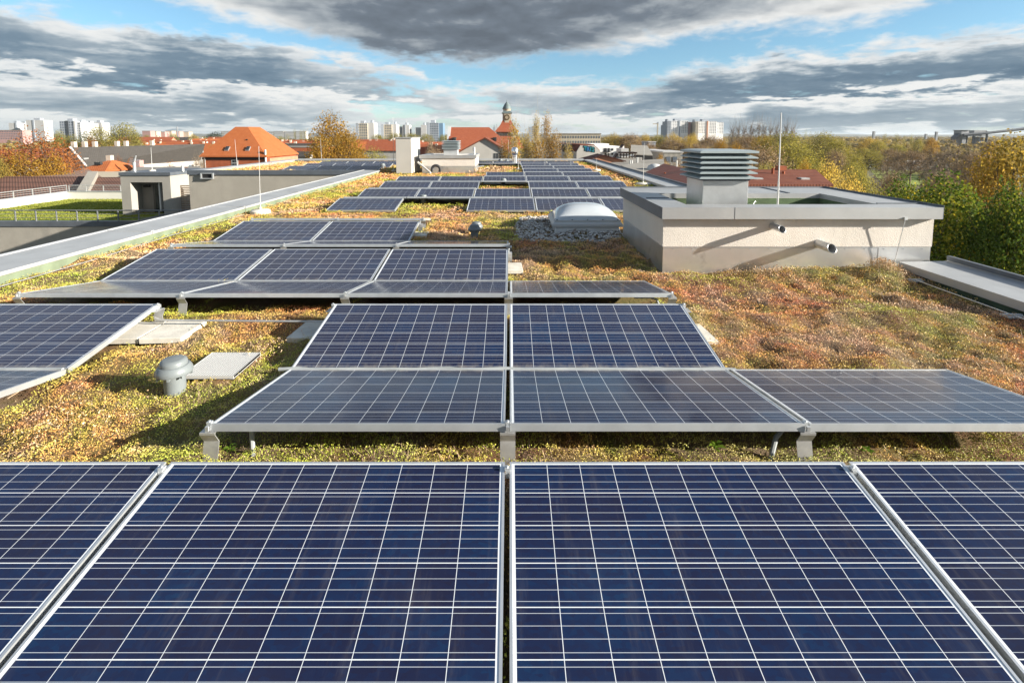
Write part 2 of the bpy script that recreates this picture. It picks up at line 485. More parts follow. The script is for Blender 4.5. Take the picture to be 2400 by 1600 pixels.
def laminate():
    """the cells of a photovoltaic module behind glass, drawn from its own coordinates in metres"""
    m, b = mat_new('solar_cells')
    x, y, z = b.sep(objco(b))
    pitch = .1605
    cx = b.m('ADD', b.m('DIVIDE', x, pitch), 5.0)
    cy = b.m('ADD', b.m('DIVIDE', y, pitch), 3.0)
    def line(c):                                   # distance to the nearest cell edge, metres
        f = b.m('FRACT', c)
        return b.m('MULTIPLY', b.m('MINIMUM', f, b.m('SUBTRACT', 1.0, f)), pitch)
    gx = b.m('SUBTRACT', 1.0, b.step(line(cx), .0006, .0018))
    gy = b.m('SUBTRACT', 1.0, b.step(line(cy), .0010, .0024))
    gap = b.m('MAXIMUM', gx, gy)
    outx = b.m('GREATER_THAN', b.m('ABSOLUTE', x), pitch * 5 - .001)
    outy = b.m('GREATER_THAN', b.m('ABSOLUTE', y), pitch * 3 - .001)
    gap = b.m('MAXIMUM', gap, b.m('MAXIMUM', outx, outy))
    f4 = b.m('FRACT', b.m('MULTIPLY', cy, 4.0))
    bus = b.m('SUBTRACT', 1.0, b.step(b.m('MULTIPLY', b.m('ABSOLUTE', b.m('SUBTRACT', f4, .5)), pitch / 4), .0004, .0015))
    info = b.new('ShaderNodeObjectInfo')
    wn = b.new('ShaderNodeTexWhiteNoise')
    b.put(wn.inputs['Vector'], b.xyz(b.m('FLOOR', cx), b.m('FLOOR', cy), b.m('MULTIPLY', info.outputs['Random'], 37.0)))
    vo = b.new('ShaderNodeTexVoronoi'); vo.inputs['Scale'].default_value = 62
    grain = b.sep(vo.outputs['Color'])[0]
    f = b.m('ADD', b.m('MULTIPLY', b.lin(wn.outputs['Value'], 0, 1, .2, .8), .66), b.m('MULTIPLY', grain, .34))
    f = b.m('ADD', f, b.lin(info.outputs['Random'], 0, 1, -.16, .20))
    f = b.m('ADD', f, b.m('MULTIPLY', b.m('SUBTRACT', b.noise(b.xyz(x, y, info.outputs['Random']), 2.2, 3), .5), .7))
    cell = b.ramp(f, [(0.0, (.012, .012, .030)), (.35, (.011, .014, .040)), (.7, (.009, .018, .055)), (1.0, (.008, .026, .072))])
    c = b.mix(b.m('MULTIPLY', bus, .80), cell, (.50, .53, .58))
    c = b.mix(gap, c, (.66, .69, .72))
    # dust washed down to the low edge, and faint streaks
    d = b.m('MULTIPLY', b.step(y, -.40, -.489), b.step(b.noise(b.xyz(b.m('MULTIPLY', x, 6.0), b.m('MULTIPLY', y, 3.0), info.outputs['Random']), 3.0, 5, .65), .34, .72))
    st = b.m('MULTIPLY', b.step(b.noise(b.xyz(b.m('MULTIPLY', x, 9.0), b.m('MULTIPLY', y, 1.2), b.m('MULTIPLY', info.outputs['Random'], 9.0)), 2.0, 5, .7), .50, .85), .10)
    c = b.mix(b.m('MAXIMUM', b.m('MULTIPLY', d, .5), st), c, (.33, .29, .23))
    sv = b.new('ShaderNodeTexVoronoi'); sv.inputs['Scale'].default_value = 7.0
    b.put(sv.inputs['Vector'], b.xyz(x, y, b.m('MULTIPLY', info.outputs['Random'], 60.0)))
    rnd = b.sep(sv.outputs['Color'])
    speck = b.m('MULTIPLY', b.m('LESS_THAN', sv.outputs['Distance'], b.m('MULTIPLY', rnd[1], .035)), b.m('GREATER_THAN', rnd[0], .72))
    c = b.mix(b.m('MULTIPLY', speck, .8), c, (.48, .47, .44))
    b.put(b.bs.inputs['Base Color'], c)
    b.put(b.bs.inputs['Roughness'], b.lin(b.noise(b.xyz(x, y, info.outputs['Random']), 5.0, 4), .3, .7, .10, .20))
    b.bs.inputs['IOR'].default_value = 1.42
    b.bs.inputs['Specular IOR Level'].default_value = .5
    return m
M['cells'] = laminate()

def sedum_colour(b, v, tint):
    """patches of yellow-green, ochre, rust and dead stems over the roof"""
    n = b.noise(v, .55, 5, .62, .6)
    n2 = b.noise(v, 2.6, 4, .6, .3)
    n3 = b.noise(v, 1.1, 4, .6, .8)
    f = b.m('ADD', b.m('ADD', b.m('MULTIPLY', n, .60), .010), b.m('MULTIPLY', n2, .40))
    f = b.m('ADD', f, b.m('MULTIPLY', b.m('SUBTRACT', tint, .5), .20))
    f = b.m('ADD', f, b.m('MULTIPLY', b.m('SUBTRACT', b.noise(v, 7.0, 3, .6), .5), .34))
    c = b.ramp(f, [(.26, (.20, .27, .03)), (.36, (.36, .36, .06)), (.45, (.50, .375, .085)), (.52, (.62, .35, .10)), (.59, (.60, .25, .10)),
                   (.68, (.54, .15, .085)), (.78, (.36, .09, .065))])
    dry = b.m('MULTIPLY', b.step(b.m('ADD', n3, b.m('MULTIPLY', b.m('SUBTRACT', tint, .5), .3)), .48, .63), .74)
    return b.mix(dry, c, b.ramp(tint, [(0, (.38, .24, .16)), (.5, (.60, .40, .28)), (1, (.72, .54, .37))]))
def sedum_mat():
    m, b = mat_new('sedum_leaves')
    at = b.new('ShaderNodeAttribute', attribute_name='tint')
    at2 = b.new('ShaderNodeAttribute', attribute_name='dry')
    tint = at.outputs['Fac']
    c = sedum_colour(b, worldco(b), tint)
    at3 = b.new('ShaderNodeAttribute', attribute_name='green')
    c = b.mix(b.m('MULTIPLY', at3.outputs['Fac'], .85), c, b.ramp(tint, [(0, (.15, .25, .025)), (.5, (.30, .36, .035)), (1, (.47, .45, .06))]))
    c = b.mix(at2.outputs['Fac'], c, (.50, .36, .24))
    val = b.m('MULTIPLY', b.lin(b.m('FRACT', b.m('MULTIPLY', tint, 7.13)), 0, 1, .78, 1.55), b.lin(b.noise(worldco(b), 5.0, 3, .6), .3, .7, .78, 1.25))
    hsv = b.new('ShaderNodeHueSaturation')
    b.put(hsv.inputs['Value'], val); b.put(hsv.inputs['Color'], c)
    b.put(b.bs.inputs['Base Color'], hsv.outputs[0])
    b.bs.inputs['Roughness'].default_value = .55
    b.bs.inputs['Specular IOR Level'].default_value = .3
    return m
M['sedum'] = sedum_mat()
def soil_mat():
    m, b = mat_new('sedum_mat_base')
    v = worldco(b)
    c = sedum_colour(b, v, b.noise(v, 45, 3, .7))
    c = b.mix(.72, c, (.055, .04, .022))
    b.put(b.bs.inputs['Base Color'], c)
    b.bs.inputs['Roughness'].default_value = .95
    bump(b, b.noise(v, 38, 5, .7), 1.0, .03)
    return m
M['soil'] = soil_mat()
def leaf_mat(name, stops, rough=.8, trans=.45):
    """leaves: colour by leaf and by tree, some light passing through"""
    m, b = mat_new(name)
    at = b.new('ShaderNodeAttribute', attribute_name='tint')
    info = b.new('ShaderNodeObjectInfo')
    f = b.m('ADD', b.m('MULTIPLY', at.outputs['Fac'], .85), b.m('MULTIPLY', info.outputs['Random'], .15))
    c = b.ramp(f, stops)
    b.put(b.bs.inputs['Base Color'], c)
    b.bs.inputs['Roughness'].default_value = rough
    b.bs.inputs['Specular IOR Level'].default_value = .12
    tr = b.new('ShaderNodeBsdfTranslucent'); b.put(tr.inputs['Color'], b.mix(1.0, c, (1.4, 1.3, .85), 'MULTIPLY'))
    mixs = b.new('ShaderNodeMixShader'); mixs.inputs[0].default_value = trans
    out = next(n for n in b.n if n.type == 'OUTPUT_MATERIAL')
    b.l.new(b.bs.outputs[0], mixs.inputs[1]); b.l.new(tr.outputs[0], mixs.inputs[2]); b.l.new(mixs.outputs[0], out.inputs[0])
    return m
M['leaf_green'] = leaf_mat('green_leaves', [(0, (0.034, 0.067, 0.018)), (.45, (0.070, 0.111, 0.021)), (.72, (0.171, 0.194, 0.026)), (.9, (0.373, 0.283, 0.030)), (1, (0.528, 0.328, 0.030))], .8, .42)
M['leaf_gold'] = leaf_mat('golden_leaves', [(0, (0.113, 0.116, 0.035)), (.4, (0.241, 0.186, 0.048)), (.75, (0.366, 0.248, 0.054)), (1, (0.455, 0.327, 0.066))])
M['leaf_amber'] = leaf_mat('amber_leaves', [(0, (0.131, 0.087, 0.024)), (.4, (0.274, 0.167, 0.032)), (.75, (0.405, 0.239, 0.039)), (1, (0.496, 0.319, 0.047))])
M['leaf_russet'] = leaf_mat('russet_leaves', [(0, (0.150, 0.068, 0.027)), (.4, (0.300, 0.112, 0.036)), (.75, (0.420, 0.165, 0.048)), (1, (0.495, 0.255, 0.075))])
M['leaf_yellow'] = leaf_mat('yellow_leaves', [(0, (0.203, 0.170, 0.062)), (.5, (0.392, 0.298, 0.088)), (1, (0.621, 0.440, 0.107))])
M['leaf_olive'] = leaf_mat('olive_leaves', [(0, (0.110, 0.114, 0.032)), (.5, (0.248, 0.230, 0.062)), (1, (0.405, 0.340, 0.088))])
M['leaf_brown'] = leaf_mat('brown_twigs', [(0, (0.177, 0.124, 0.077)), (.5, (0.333, 0.230, 0.129)), (1, (0.478, 0.330, 0.166))], .8, .1)
M['leaf_pine'] = leaf_mat('dark_needles', [(0, (.012, .022, .012)), (.6, (.028, .045, .018)), (1, (.055, .075, .025))], .6, .1)
M['bark'] = plain('bark', (.075, .058, .045), .95, 0, .3, 4)
M['bark_tan'] = plain('tan_bark', (.21, .16, .11), .95, 0, .3, 4)
M['bark_pale'] = plain('pale_bark', (.34, .31, .26), .9, 0, .3, 4)
M['lawn'] = plain('lawn', (.21, .26, .035), .95, 0, .3, 2.5, .6, 40, .03, stain=((.17, .19, .03), 3.5, .58))
# ================================================================== THE ROOF WE STAND ON
STREET = -16.0
RX0, RX1, RY0, RY1 = -7.10, 5.87, -2.5, 34.5         # the main roof
WX0, WY0 = -15.5, 23.5                               # the wing beside the courtyard
PIN_L, PIN_R = -6.28, 5.19                           # inner edges of the copings
ZC = 0.126                                           # coping height
HI, LO = 0.196, 0.032                                # module edges: high, and low in the valley
TH = math.asin((HI - LO) / .99)
PITCHX = 1.676                                       # module pitch along a row
ROWP = 2.285                                         # row pitch
def near_y(i): return 2.60 + ROWP * (i - 2)
NEARC = [-.012 + PITCHX * k for k in range(-3, 3)]   # column lines of the near field: index -3..2
def nl(k): return -.012 + PITCHX * k
def fl(k): return -1.05 + PITCHX * k                 # column lines of the far field

# ---- value noise used for the ground and the plants
def vnoise(x, y, seed=0):
    xi, yi = np.floor(x).astype(np.int64), np.floor(y).astype(np.int64)
    fx, fy = x - xi, y - yi
    fx, fy = fx * fx * (3 - 2 * fx), fy * fy * (3 - 2 * fy)
    def hsh(a, b):
        n = (a * 374761393 + b * 668265263 + seed * 974634777) & 0x7fffffff
        n = ((n ^ (n >> 13)) * 1274126177) & 0x7fffffff
        return ((n ^ (n >> 16)) & 0xffff) / 65535.0
    return (hsh(xi, yi) * (1 - fx) + hsh(xi + 1, yi) * fx) * (1 - fy) + (hsh(xi, yi + 1) * (1 - fx) + hsh(xi + 1, yi + 1) * fx) * fy
def ground_h(x, y):
    h = -.040 + .040 * (vnoise(x * 9.5, y * 9.5, 3) - .5) + .022 * (vnoise(x * 19, y * 19, 4) - .5) + .045 * (vnoise(x * 1.6, y * 1.6, 1) - .5) + .058 * (vnoise(x * 5.0, y * 5.0, 2) - .5)
    h = h + .11 * np.exp(-((x - 4.55) / .75) ** 2 - ((y - 6.25) / .35) ** 2) + .05 * np.exp(-((x - 3.6) / .6) ** 2 - ((y - 6.2) / .3) ** 2)
    h = h + .05 * np.exp(-((x - 4.9) / .5) ** 2 - ((y - 3.2) / .5) ** 2)
    for yg in (2.47, 4.76, 7.04): h = h + .05 * np.exp(-((y - yg) / .13) ** 2)      # lusher in the gaps between the rows
    return h

# ---- the building under it
bld = empty('flat_roofed_building', (0, 0, STREET), 'flat roofed building carrying the planted roof and its rows of solar panels', 'building')
def in_bld(mb, name, mat, **k):
    mb.v = [(x, y, z - STREET) for x, y, z in mb.v]
    return mb.build(name, mat, bld, **k)
b = MB()
b.box(RX0 + .04, RX1 - .04, RY0, RY1 - .04, STREET, -.12)
b.box(WX0 + .04, RX0 + .04, WY0 + .04, RY1 - .04, STREET, -.123)
in_bld(b, 'wall', M['plaster_grey'])
# parapet bodies under the copings
b = MB()
b.box(RX0 + .05, PIN_L - .02, RY0, WY0 + .03, -.12, ZC - .03)
b.box(WX0 + .05, RX0 + .02, WY0 + .05, WY0 + .30, -.12, ZC - .03)
b.box(WX0 + .05, WX0 + .55, WY0 + .30, RY1 - .05, -.12, ZC - .03)
b.box(WX0 + .55, RX1 - .05, RY1 - .40, RY1 - .05, -.12, ZC - .03)
in_bld(b, 'parapet', M['plaster_grey'])
b = MB()
b.box(PIN_R + .03, RX1 - .05, RY0, 6.42, -.12, ZC - .03)
b.box(PIN_R + .03, RX1 - .05, 8.86, RY1 - .40, -.12, ZC - .03)
in_bld(b, 'parapet', M['membrane'])
b = MB(); b.box(PIN_L - .019, PIN_L - .008, RY0, WY0, -.10, ZC - .055)
in_bld(b, 'flashing_strip', M['membrane_pale'])
def coping_y(x_in, x_out, y0, y1, mat, face, lip_h=.045, drop=.075):
    """one length of folded sheet along y: sloping top, folded inner face, raised outer lip"""
    s = 1 if x_out > x_in else -1
    m = MB()
    t = .012
    top_in, top_out = ZC, ZC + .012
    m.prism([(x_in, y0, top_in - drop), (x_in, y0, top_in), (x_out - s * .05, y0, top_out), (x_out - s * .035, y0, top_out + lip_h), (x_out, y0, top_out + lip_h),
             (x_out, y0, top_in - .14), (x_out - s * t, y0, top_in - .14), (x_out - s * t, y0, top_out - .03), (x_in + s * t, y0, top_in - .02), (x_in + s * t, y0, top_in - drop)], (0, y1 - y0, 0))
    return in_bld(m, 'coping', mat, fix=True)
seams = [RY0, 2.5, 5.5, 8.5, 11.5, 14.5, 17.5, 20.5, WY0 + .25]
for i in range(len(seams) - 1):
    coping_y(PIN_L, RX0, seams[i] + .006, seams[i + 1] - .006, M['zinc'], 1, lip_h=.02, drop=.045)
    m = MB(); m.box(RX0 + .03, PIN_L + .003, seams[i + 1] - .035, seams[i + 1] + .035, ZC + .004, ZC + .018)
    if i < len(seams) - 2: in_bld(m, 'seam_cover', M['zinc'])
for y0, y1 in ((RY0, 0.6), (0.6, 3.6), (3.6, 6.42), (8.86, 11.6), (11.6, 14.6), (14.6, 17.6), (17.6, 20.6), (20.6, 23.6), (23.6, 26.6), (26.6, 29.6), (29.6, 32.6), (32.6, RY1)):
    coping_y(PIN_R, RX1, y0 + .006, y1 - .006, M['zinc'], 1, lip_h=.012, drop=.095)
    m = MB(); m.box(RX1 - .045, RX1 + .004, y0 + .003, y1 - .003, ZC + .026, ZC + .082); in_bld(m, 'shade_dark_lip', M['zinc_dark'])  # added strip in dark zinc: the lip's shaded inner face as colour
m = MB()
m.box(WX0, RX0 - .004, WY0, WY0 + .32, ZC - .03, ZC + .005)
m.box(WX0, RX0 - .004, WY0 - .012, WY0, ZC - .20, ZC + .012)
in_bld(m, 'coping', M['zinc_dark'])
m = MB(); m.box(WX0 - .012, WX0 + .60, WY0 + .33, RY1, ZC - .03, ZC + .008); in_bld(m, 'coping', M['zinc'])
m = MB(); m.box(WX0 + .61, PIN_R - .02, RY1 - .45, RY1, ZC - .06, ZC + .010); m.box(WX0 + .61, PIN_R - .02, RY1 - .04, RY1 + .012, ZC + .011, ZC + .06); in_bld(m, 'coping', M['zinc'])
# courtyard wall of the wing: window and weather-proof vent
wx0, wx1 = P(690, 470, WY0).x, P(800, 470, WY0).x
zt = P(700, 459, WY0).z
m = MB(); m.box(wx0, wx1 + 1.8, WY0 - .004, WY0 + .03, zt - 1.5, zt); win = in_bld(m, 'window', M['dark'])
m = MB(); m.box(wx0 + .12, wx1 + 1.7, WY0 - .010, WY0 - .005, zt - 1.4, zt - .06); m.v = [(x, y, z - STREET) for x, y, z in m.v]; m.build('pane', M['dark_glass'], win)
for xx in (wx0 + .45, wx0 + 2.6):
    m = MB().box(xx, xx + .09, WY0 - .03, WY0 - .011, zt - 1.4, zt - .06); m.v = [(x, y, z - STREET) for x, y, z in m.v]; m.build('mullion', M['door_grey'], win)
m = MB(); m.box(wx0 - .09, wx0 - .003, WY0 - .012, WY0 + .02, zt - 1.5, zt); m.v = [(x, y, z - STREET) for x, y, z in m.v]; m.build('reveal', M['plaster_white'], win)
p = P(487, 412, WY0)
m = MB()
m.box(p.x - .32, p.x + .30, WY0 - .09, WY0 - .002, p.z - .15, p.z - .11); m.box(p.x - .32, p.x + .30, WY0 - .06, WY0 - .002, p.z + .10, p.z + .13)
m.box(p.x - .32, p.x - .26, WY0 - .08, WY0 - .002, p.z - .109, p.z + .099); m.box(p.x + .24, p.x + .30, WY0 - .08, WY0 - .002, p.z - .109, p.z + .099)
vent_box = in_bld(m, 'wall_vent', M['alu'])
m = MB(); m.box(p.x - .255, p.x + .235, WY0 - .025, WY0 - .003, p.z - .10, p.z + .09); m.v = [(x, y, z - STREET) for x, y, z in m.v]; m.build('grille', M['dark'], vent_box)

# ================================================================== SOLAR PANELS
L, W, FT = 1.65, .99, .042
m = MB(); lip = .011
m.box(-L / 2, L / 2, -W / 2, -W / 2 + lip, -FT, 0); m.box(-L / 2, L / 2, W / 2 - lip, W / 2, -FT, 0)
m.box(-L / 2, -L / 2 + lip, -W / 2 + lip, W / 2 - lip, -FT, -.0004); m.box(L / 2 - lip, L / 2, -W / 2 + lip, W / 2 - lip, -FT, -.0004)
ME_FRAME = m.mesh('panel_frame', M['alu'])
m = MB(); m.box(-L / 2 + lip, L / 2 - lip, -W / 2 + lip, W / 2 - lip, -.008, -.003)
ME_CELLS = m.mesh('panel_glass', M['cells'])
proto_panel = None
PANELS = []
ORD = ['first', 'second', 'third', 'fourth', 'fifth', 'sixth']
def panel(xl, ymid, facing, label):
    """xl: column line at its courtyard-side end; facing 'toward' rises away from the camera, 'away' falls away from it"""
    global proto_panel
    if proto_panel is None:
        proto_panel = empty('solar_panel')
        o = link('frame', ME_FRAME); adopt(o, proto_panel); CHILDREN['solar_panel'] = [o]
        o2 = link('cell_glass', ME_CELLS); adopt(o2, proto_panel)
        r = proto_panel
    else:
        r = copy_tree(proto_panel)
    r.location = (xl + PITCHX / 2 + random.uniform(-.002, .002), ymid, (HI + LO) / 2 + random.uniform(-.0015, .0015))
    r.rotation_euler = (TH + random.uniform(-.0015, .0015), random.uniform(-.001, .001), 0 if facing == 'toward' else math.pi)
    if facing != 'toward': r.rotation_euler = (TH + random.uniform(-.0015, .0015), 0, math.pi)
    tag(r, label, 'solar panel', 'solar panels on the planted roof')
    PANELS.append((xl, ymid, facing))
HALF = .4925
def row(n_y, name, near, far, lines):
    """a V-shaped row: panels falling away from the camera, then panels rising away from it"""
    for i, k in enumerate(near):
        panel(lines(k), n_y + HALF, 'away', f"panel sloping away from the camera, {name}, {ORD[i]} from courtyard side")
    for i, k in enumerate(far):
        panel(lines(k), n_y + .985 + .5 - .0, 'toward', f"panel tilted toward the camera, {name}, {ORD[i]} from courtyard side")
for i, k in enumerate((-2, -1, 0, 1)):
    panel(nl(k), near_y(2) - .315 - .4885, 'toward', f"big blue panel of the front row by the camera, {ORD[i]} from courtyard side")
row(near_y(2), 'row behind the front row', (-3, -1, 0, 1), (-3, -1, 0), nl)
row(near_y(3), 'row before the twin vents', (-3, -2, -1, 0), (-3, -2, -1), nl)
row(near_y(4), 'three-wide row before the skylight', (-3, -2, -1), (-3, -2), nl)
row(near_y(5), 'short row by the rod foot', (-3, -2), (), nl)
A0 = 11.56
def far_n(i): return A0 - .985 + ROWP * i
for i, k in enumerate((-2, 0, 1, 2)):
    panel(fl(k), A0 + .5, 'toward', f"panel tilted toward the camera, broken row beyond the skylight, {ORD[i]} from courtyard side")
FARROWS = [('first five-wide row', range(-2, 3)), ('row broken by a vent', (-2, -1, 1, 2)), ('five-wide row below the grey box', range(-2, 3)),
           ('three-wide far row', (0, 1, 2)), ('fourth row from roof end', (1, 2)), ('third row from roof end', (1, 2)), ('second row from roof end', (1, 2)),
           ('last row by roof end', (-1, 0, 1, 2))]
for j, (nm, ks) in enumerate(FARROWS):
    row(far_n(j + 1), nm, ks, ks, fl)
for j in range(3):
    for i in range(3):
        panel(-11.80 + PITCHX * i, far_n(6 + j) + 1.485, 'toward', f"panel on the courtyard wing, {('front', 'middle', 'back')[j]} row of its group, {ORD[i]} from the outer end")

# ---- roof ground (main roof and wing)
def grid(x0, x1, y0, y1, step):
    nx, ny = int((x1 - x0) / step) + 1, int((y1 - y0) / step) + 1
    X, Y = np.meshgrid(np.linspace(x0, x1, nx), np.linspace(y0, y1, ny))
    xr, yr = X.ravel(), Y.ravel()
    h = ground_h(xr, yr)
    for xl, ym, fc in PANELS:                 # bare and low under the panels
        k = (xr > xl - .02) & (xr < xl + 1.69) & (np.abs(yr - ym) < .50)
        h[k] = np.minimum(h[k], -.055)
    v = np.stack([xr, yr, h], 1)
    i = (np.arange(ny - 1)[:, None] * nx + np.arange(nx - 1)[None, :]).ravel()
    return v, np.stack([i, i + 1, i + nx + 1, i + nx], 1)
va, fa = grid(-6.30, 5.25, RY0, 9.0, .05)
vb, fb = grid(-6.30, 5.25, 9.0, RY1 - .3, .15)
vc, fc = grid(WX0 + .3, -6.30, WY0 + .2, RY1 - .3, .2)
gv = np.concatenate([va, vb, vc]); gf = np.concatenate([fa, fb + len(va), fc + len(va) + len(vb)])
tag(link('roof_ground', numpy_mesh('roof_ground', gv, gf, M['soil'], smooth=True)), kind='structure')

# ---- mounting brackets under the high edges
def bracket_mesh():
    m = MB()
    zt = HI - FT - .002
    w2, t = .043, .004
    prof = [(-.012, zt), (-.012, zt - .014), (.022, .082), (-.012, -.06), (-.008, -.06), (.027, .082), (-.007, zt - .015), (-.007, zt - .004), (.10, zt - .004), (.10, zt)]
    m.prism([(-w2, y, z) for y, z in prof], (2 * w2, 0, 0))
    return m.mesh('mounting_bracket', M['alu_dull'], fix=True)
ME_BR = bracket_mesh()
m = MB()
m.box(-.010, .010, .004, .034, HI - FT, HI - .004); m.box(-.013, .013, .006, .03, HI - .0035, HI + .006)
m.tube([(0, .018, HI + .005), (0, .018, HI + .013)], .006, 6); m.box(-.009, .009, -.014, -.002, HI - .036, HI - .008)
ME_CLAMP = m.mesh('clamp', M['alu'])
def bracket(x, y, far=False, label='', group='mounting brackets under the panels'):
    r = link('mounting_bracket', ME_BR)
    r.location = (x, y, 0); r.rotation_euler.z = math.pi if far else 0
    c = link('clamp', ME_CLAMP); adopt(c, r)
    tag(r, label, 'bracket', group)
RN = {2: 'row behind the front row', 3: 'row before the twin vents', 4: 'the three-wide row', 5: 'the short raised row'}
for i, ks in ((2, (-1, 0, 1)), (3, (-3, -2, -1, 0, 1)), (4, (-3, -2, -1, 0)), (5, (-3, -2, -1))):
    for j, k in enumerate(ks):
        bracket(nl(k), near_y(i), False, f"bent aluminium bracket under {RN[i]}, {ORD[j]} from courtyard side")
for i, k, lb in ((2, -2, 'at the bare end of the panel beside the concrete slab'), (2, -1, 'behind the panel with the half-hidden slab'), (2, 1, 'at the open-sedum end of the panels behind the front row'),
                 (3, 0, 'at the end of three panels beside the shaded sedum'), (4, -1, 'at the end of the two panels facing the double vent')):
    bracket(nl(k), near_y(i) + 1.972, True, f"aluminium end bracket {lb}")
# clamps in the gaps: one between every two neighbours of the front rows
for x, y in [(nl(k), near_y(2) - .315 - .03) for k in (-1, 0, 1)]:
    c = link('mid_clamp', ME_CLAMP); c.location = (x, y + .0, 0); c.rotation_euler.z = math.pi
    tag(c, {-1: 'small clamp in the gap between first and second panels of the front row', 0: 'small clamp in the middle gap of the front row', 1: 'small clamp in the gap between third and fourth panels of the front row'}[round((x + .012) / PITCHX)], 'clamp', 'clamps of the front row')

# ---- cables and conduits
def wiggle(x0, x1, y, z, n=18, a=.012, sag=.0):
    return [(x0 + (x1 - x0) * i / n, y + a * math.sin(i * 1.7) + random.uniform(-a, a) * .4, z + .004 * math.sin(i * 2.3) - sag * math.sin(math.pi * i / n)) for i in range(n + 1)]
def cable(name, pts, r, mat, label, cat='cable', n=8):
    return tag(MB().tube(pts, r, n).build(name, M[mat], None, smooth=True), label, cat)
M['conduit'] = plain('grey_conduit', (.30, .32, .32), .5, 0, .1, 8)
cable('cable_conduit', wiggle(-1.76, 1.72, near_y(2) + .985, .030, 24, .008), .014, 'conduit', 'grey conduit lying in the valley of the row behind the front row')
cable('cable_conduit', wiggle(-5.0, -3.40, near_y(2) + .985, .028, 14, .008), .013, 'conduit', 'grey conduit in the valley of the detached panels beside the slab')
cable('cable_conduit', wiggle(-5.1, .05, near_y(3) + .985, .020, 30, .006), .010, 'conduit', 'thin grey conduit in the valley of the row before the pair of roof vents')
cable('cable_conduit', [(-1.50, 2.70, .16), (-1.50, 2.70, .05), (-1.50, 2.70, -.06)], .014, 'conduit', 'short grey pipe standing under the corner of the front-most raised panel')
cable('cable_conduit', [(1.50, 2.66, -.06), (1.56, 2.72, .04), (1.68, 2.80, .09), (1.86, 2.80, .10), (2.05, 2.83, .10)], .014, 'conduit', 'bent grey conduit passing behind the bracket of the third raised panel')
cable('cable_conduit', [(1.30, 4.98, .12), (1.46, 4.98, .12), (1.53, 4.98, .10), (1.56, 4.97, .03), (1.56, 4.97, -.05)], .013, 'conduit', 'pale conduit bending down under the single panel beside the open sedum')
cable('support_rod', [(-3.36, 4.50, .085), (-3.30, 4.50, .062), (-2.5, 4.49, .058), (-1.66, 4.47, .060)], .010, 'alu_dull', 'aluminium rod spanning the sedum between the two panel groups', 'rod')

# ---- concrete ballast slabs
def slab(x0, x1, y0, y1, z, rz, label):
    m = MB()
    m.box(-(x1 - x0) / 2, (x1 - x0) / 2, -(y1 - y0) / 2, (y1 - y0) / 2, -.05, 0)
    o = m.build('concrete_slab', M['concrete'], None, bevel=.004)
    place(o, ((x0 + x1) / 2, (y0 + y1) / 2, z), rz)
    tag(o, label, 'slab', 'concrete slabs weighing down the panels')
slab(-3.30, -2.94, 4.20, 4.62, .012, R(4), 'pale concrete slab beside the detached panels, fully open to the sun')
slab(-3.76, -3.315, 4.19, 4.60, .010, R(3), 'pale concrete slab half under the edge of the detached panel')
slab(-1.98, -1.50, 4.20, 4.62, .013, R(-3), 'concrete slab half hidden under the raised blue panel')
slab(1.40, 1.83, 4.16, 4.56, .005, R(2), 'overgrown concrete slab poking out toward the open sedum')
slab(-.25, .17, 6.42, 6.82, .008, R(2), 'concrete slab corner beside the shaded sedum')
slab(-1.95, -1.52, 8.72, 9.12, .006, R(1), 'concrete slab end by the two panels facing the double vent')

# ================================================================== SEDUM (countless plants: one object)
EXCL = [(2.0, 5.8, 6.44, 8.9), (.80, 2.2, 9.15, 10.45), (-3.78, -2.95, 4.18, 4.63), (-1.98, -1.45, 4.2, 4.62), (-.25, .17, 6.42, 6.82), (-2.48, -2.06, 3.50, 3.92),
        (-4.75, -1.6, 23.6, 27.2), (-5.5, -4.7, 23.2, 26.2)]
def keep(x, y):
    k = np.ones(len(x), bool)
    for xl, ym, fc in PANELS:
        lo_, hi_ = (ym - .49, ym + .22) if fc == 'toward' else (ym - .20, ym + .49)
        k &= ~((x > xl + .03) & (x < xl + 1.645) & (y > lo_) & (y < hi_))
    for x0, x1, y0, y1 in EXCL:
        k &= ~((x > x0) & (x < x1) & (y > y0) & (y < y1))
    g = ((x - 1.10) / .98) ** 4 + ((y - 9.65) / 1.28) ** 4 + .5 * (vnoise(x * 4, y * 4, 9) - .5)
    k &= ~((g < 1) & (x > .05))
    k &= (x > PIN_L + .01) & (x < PIN_R + .02) | ((x < PIN_L) & (y > WY0 + .35) & (x > WX0 + .6))
    return k
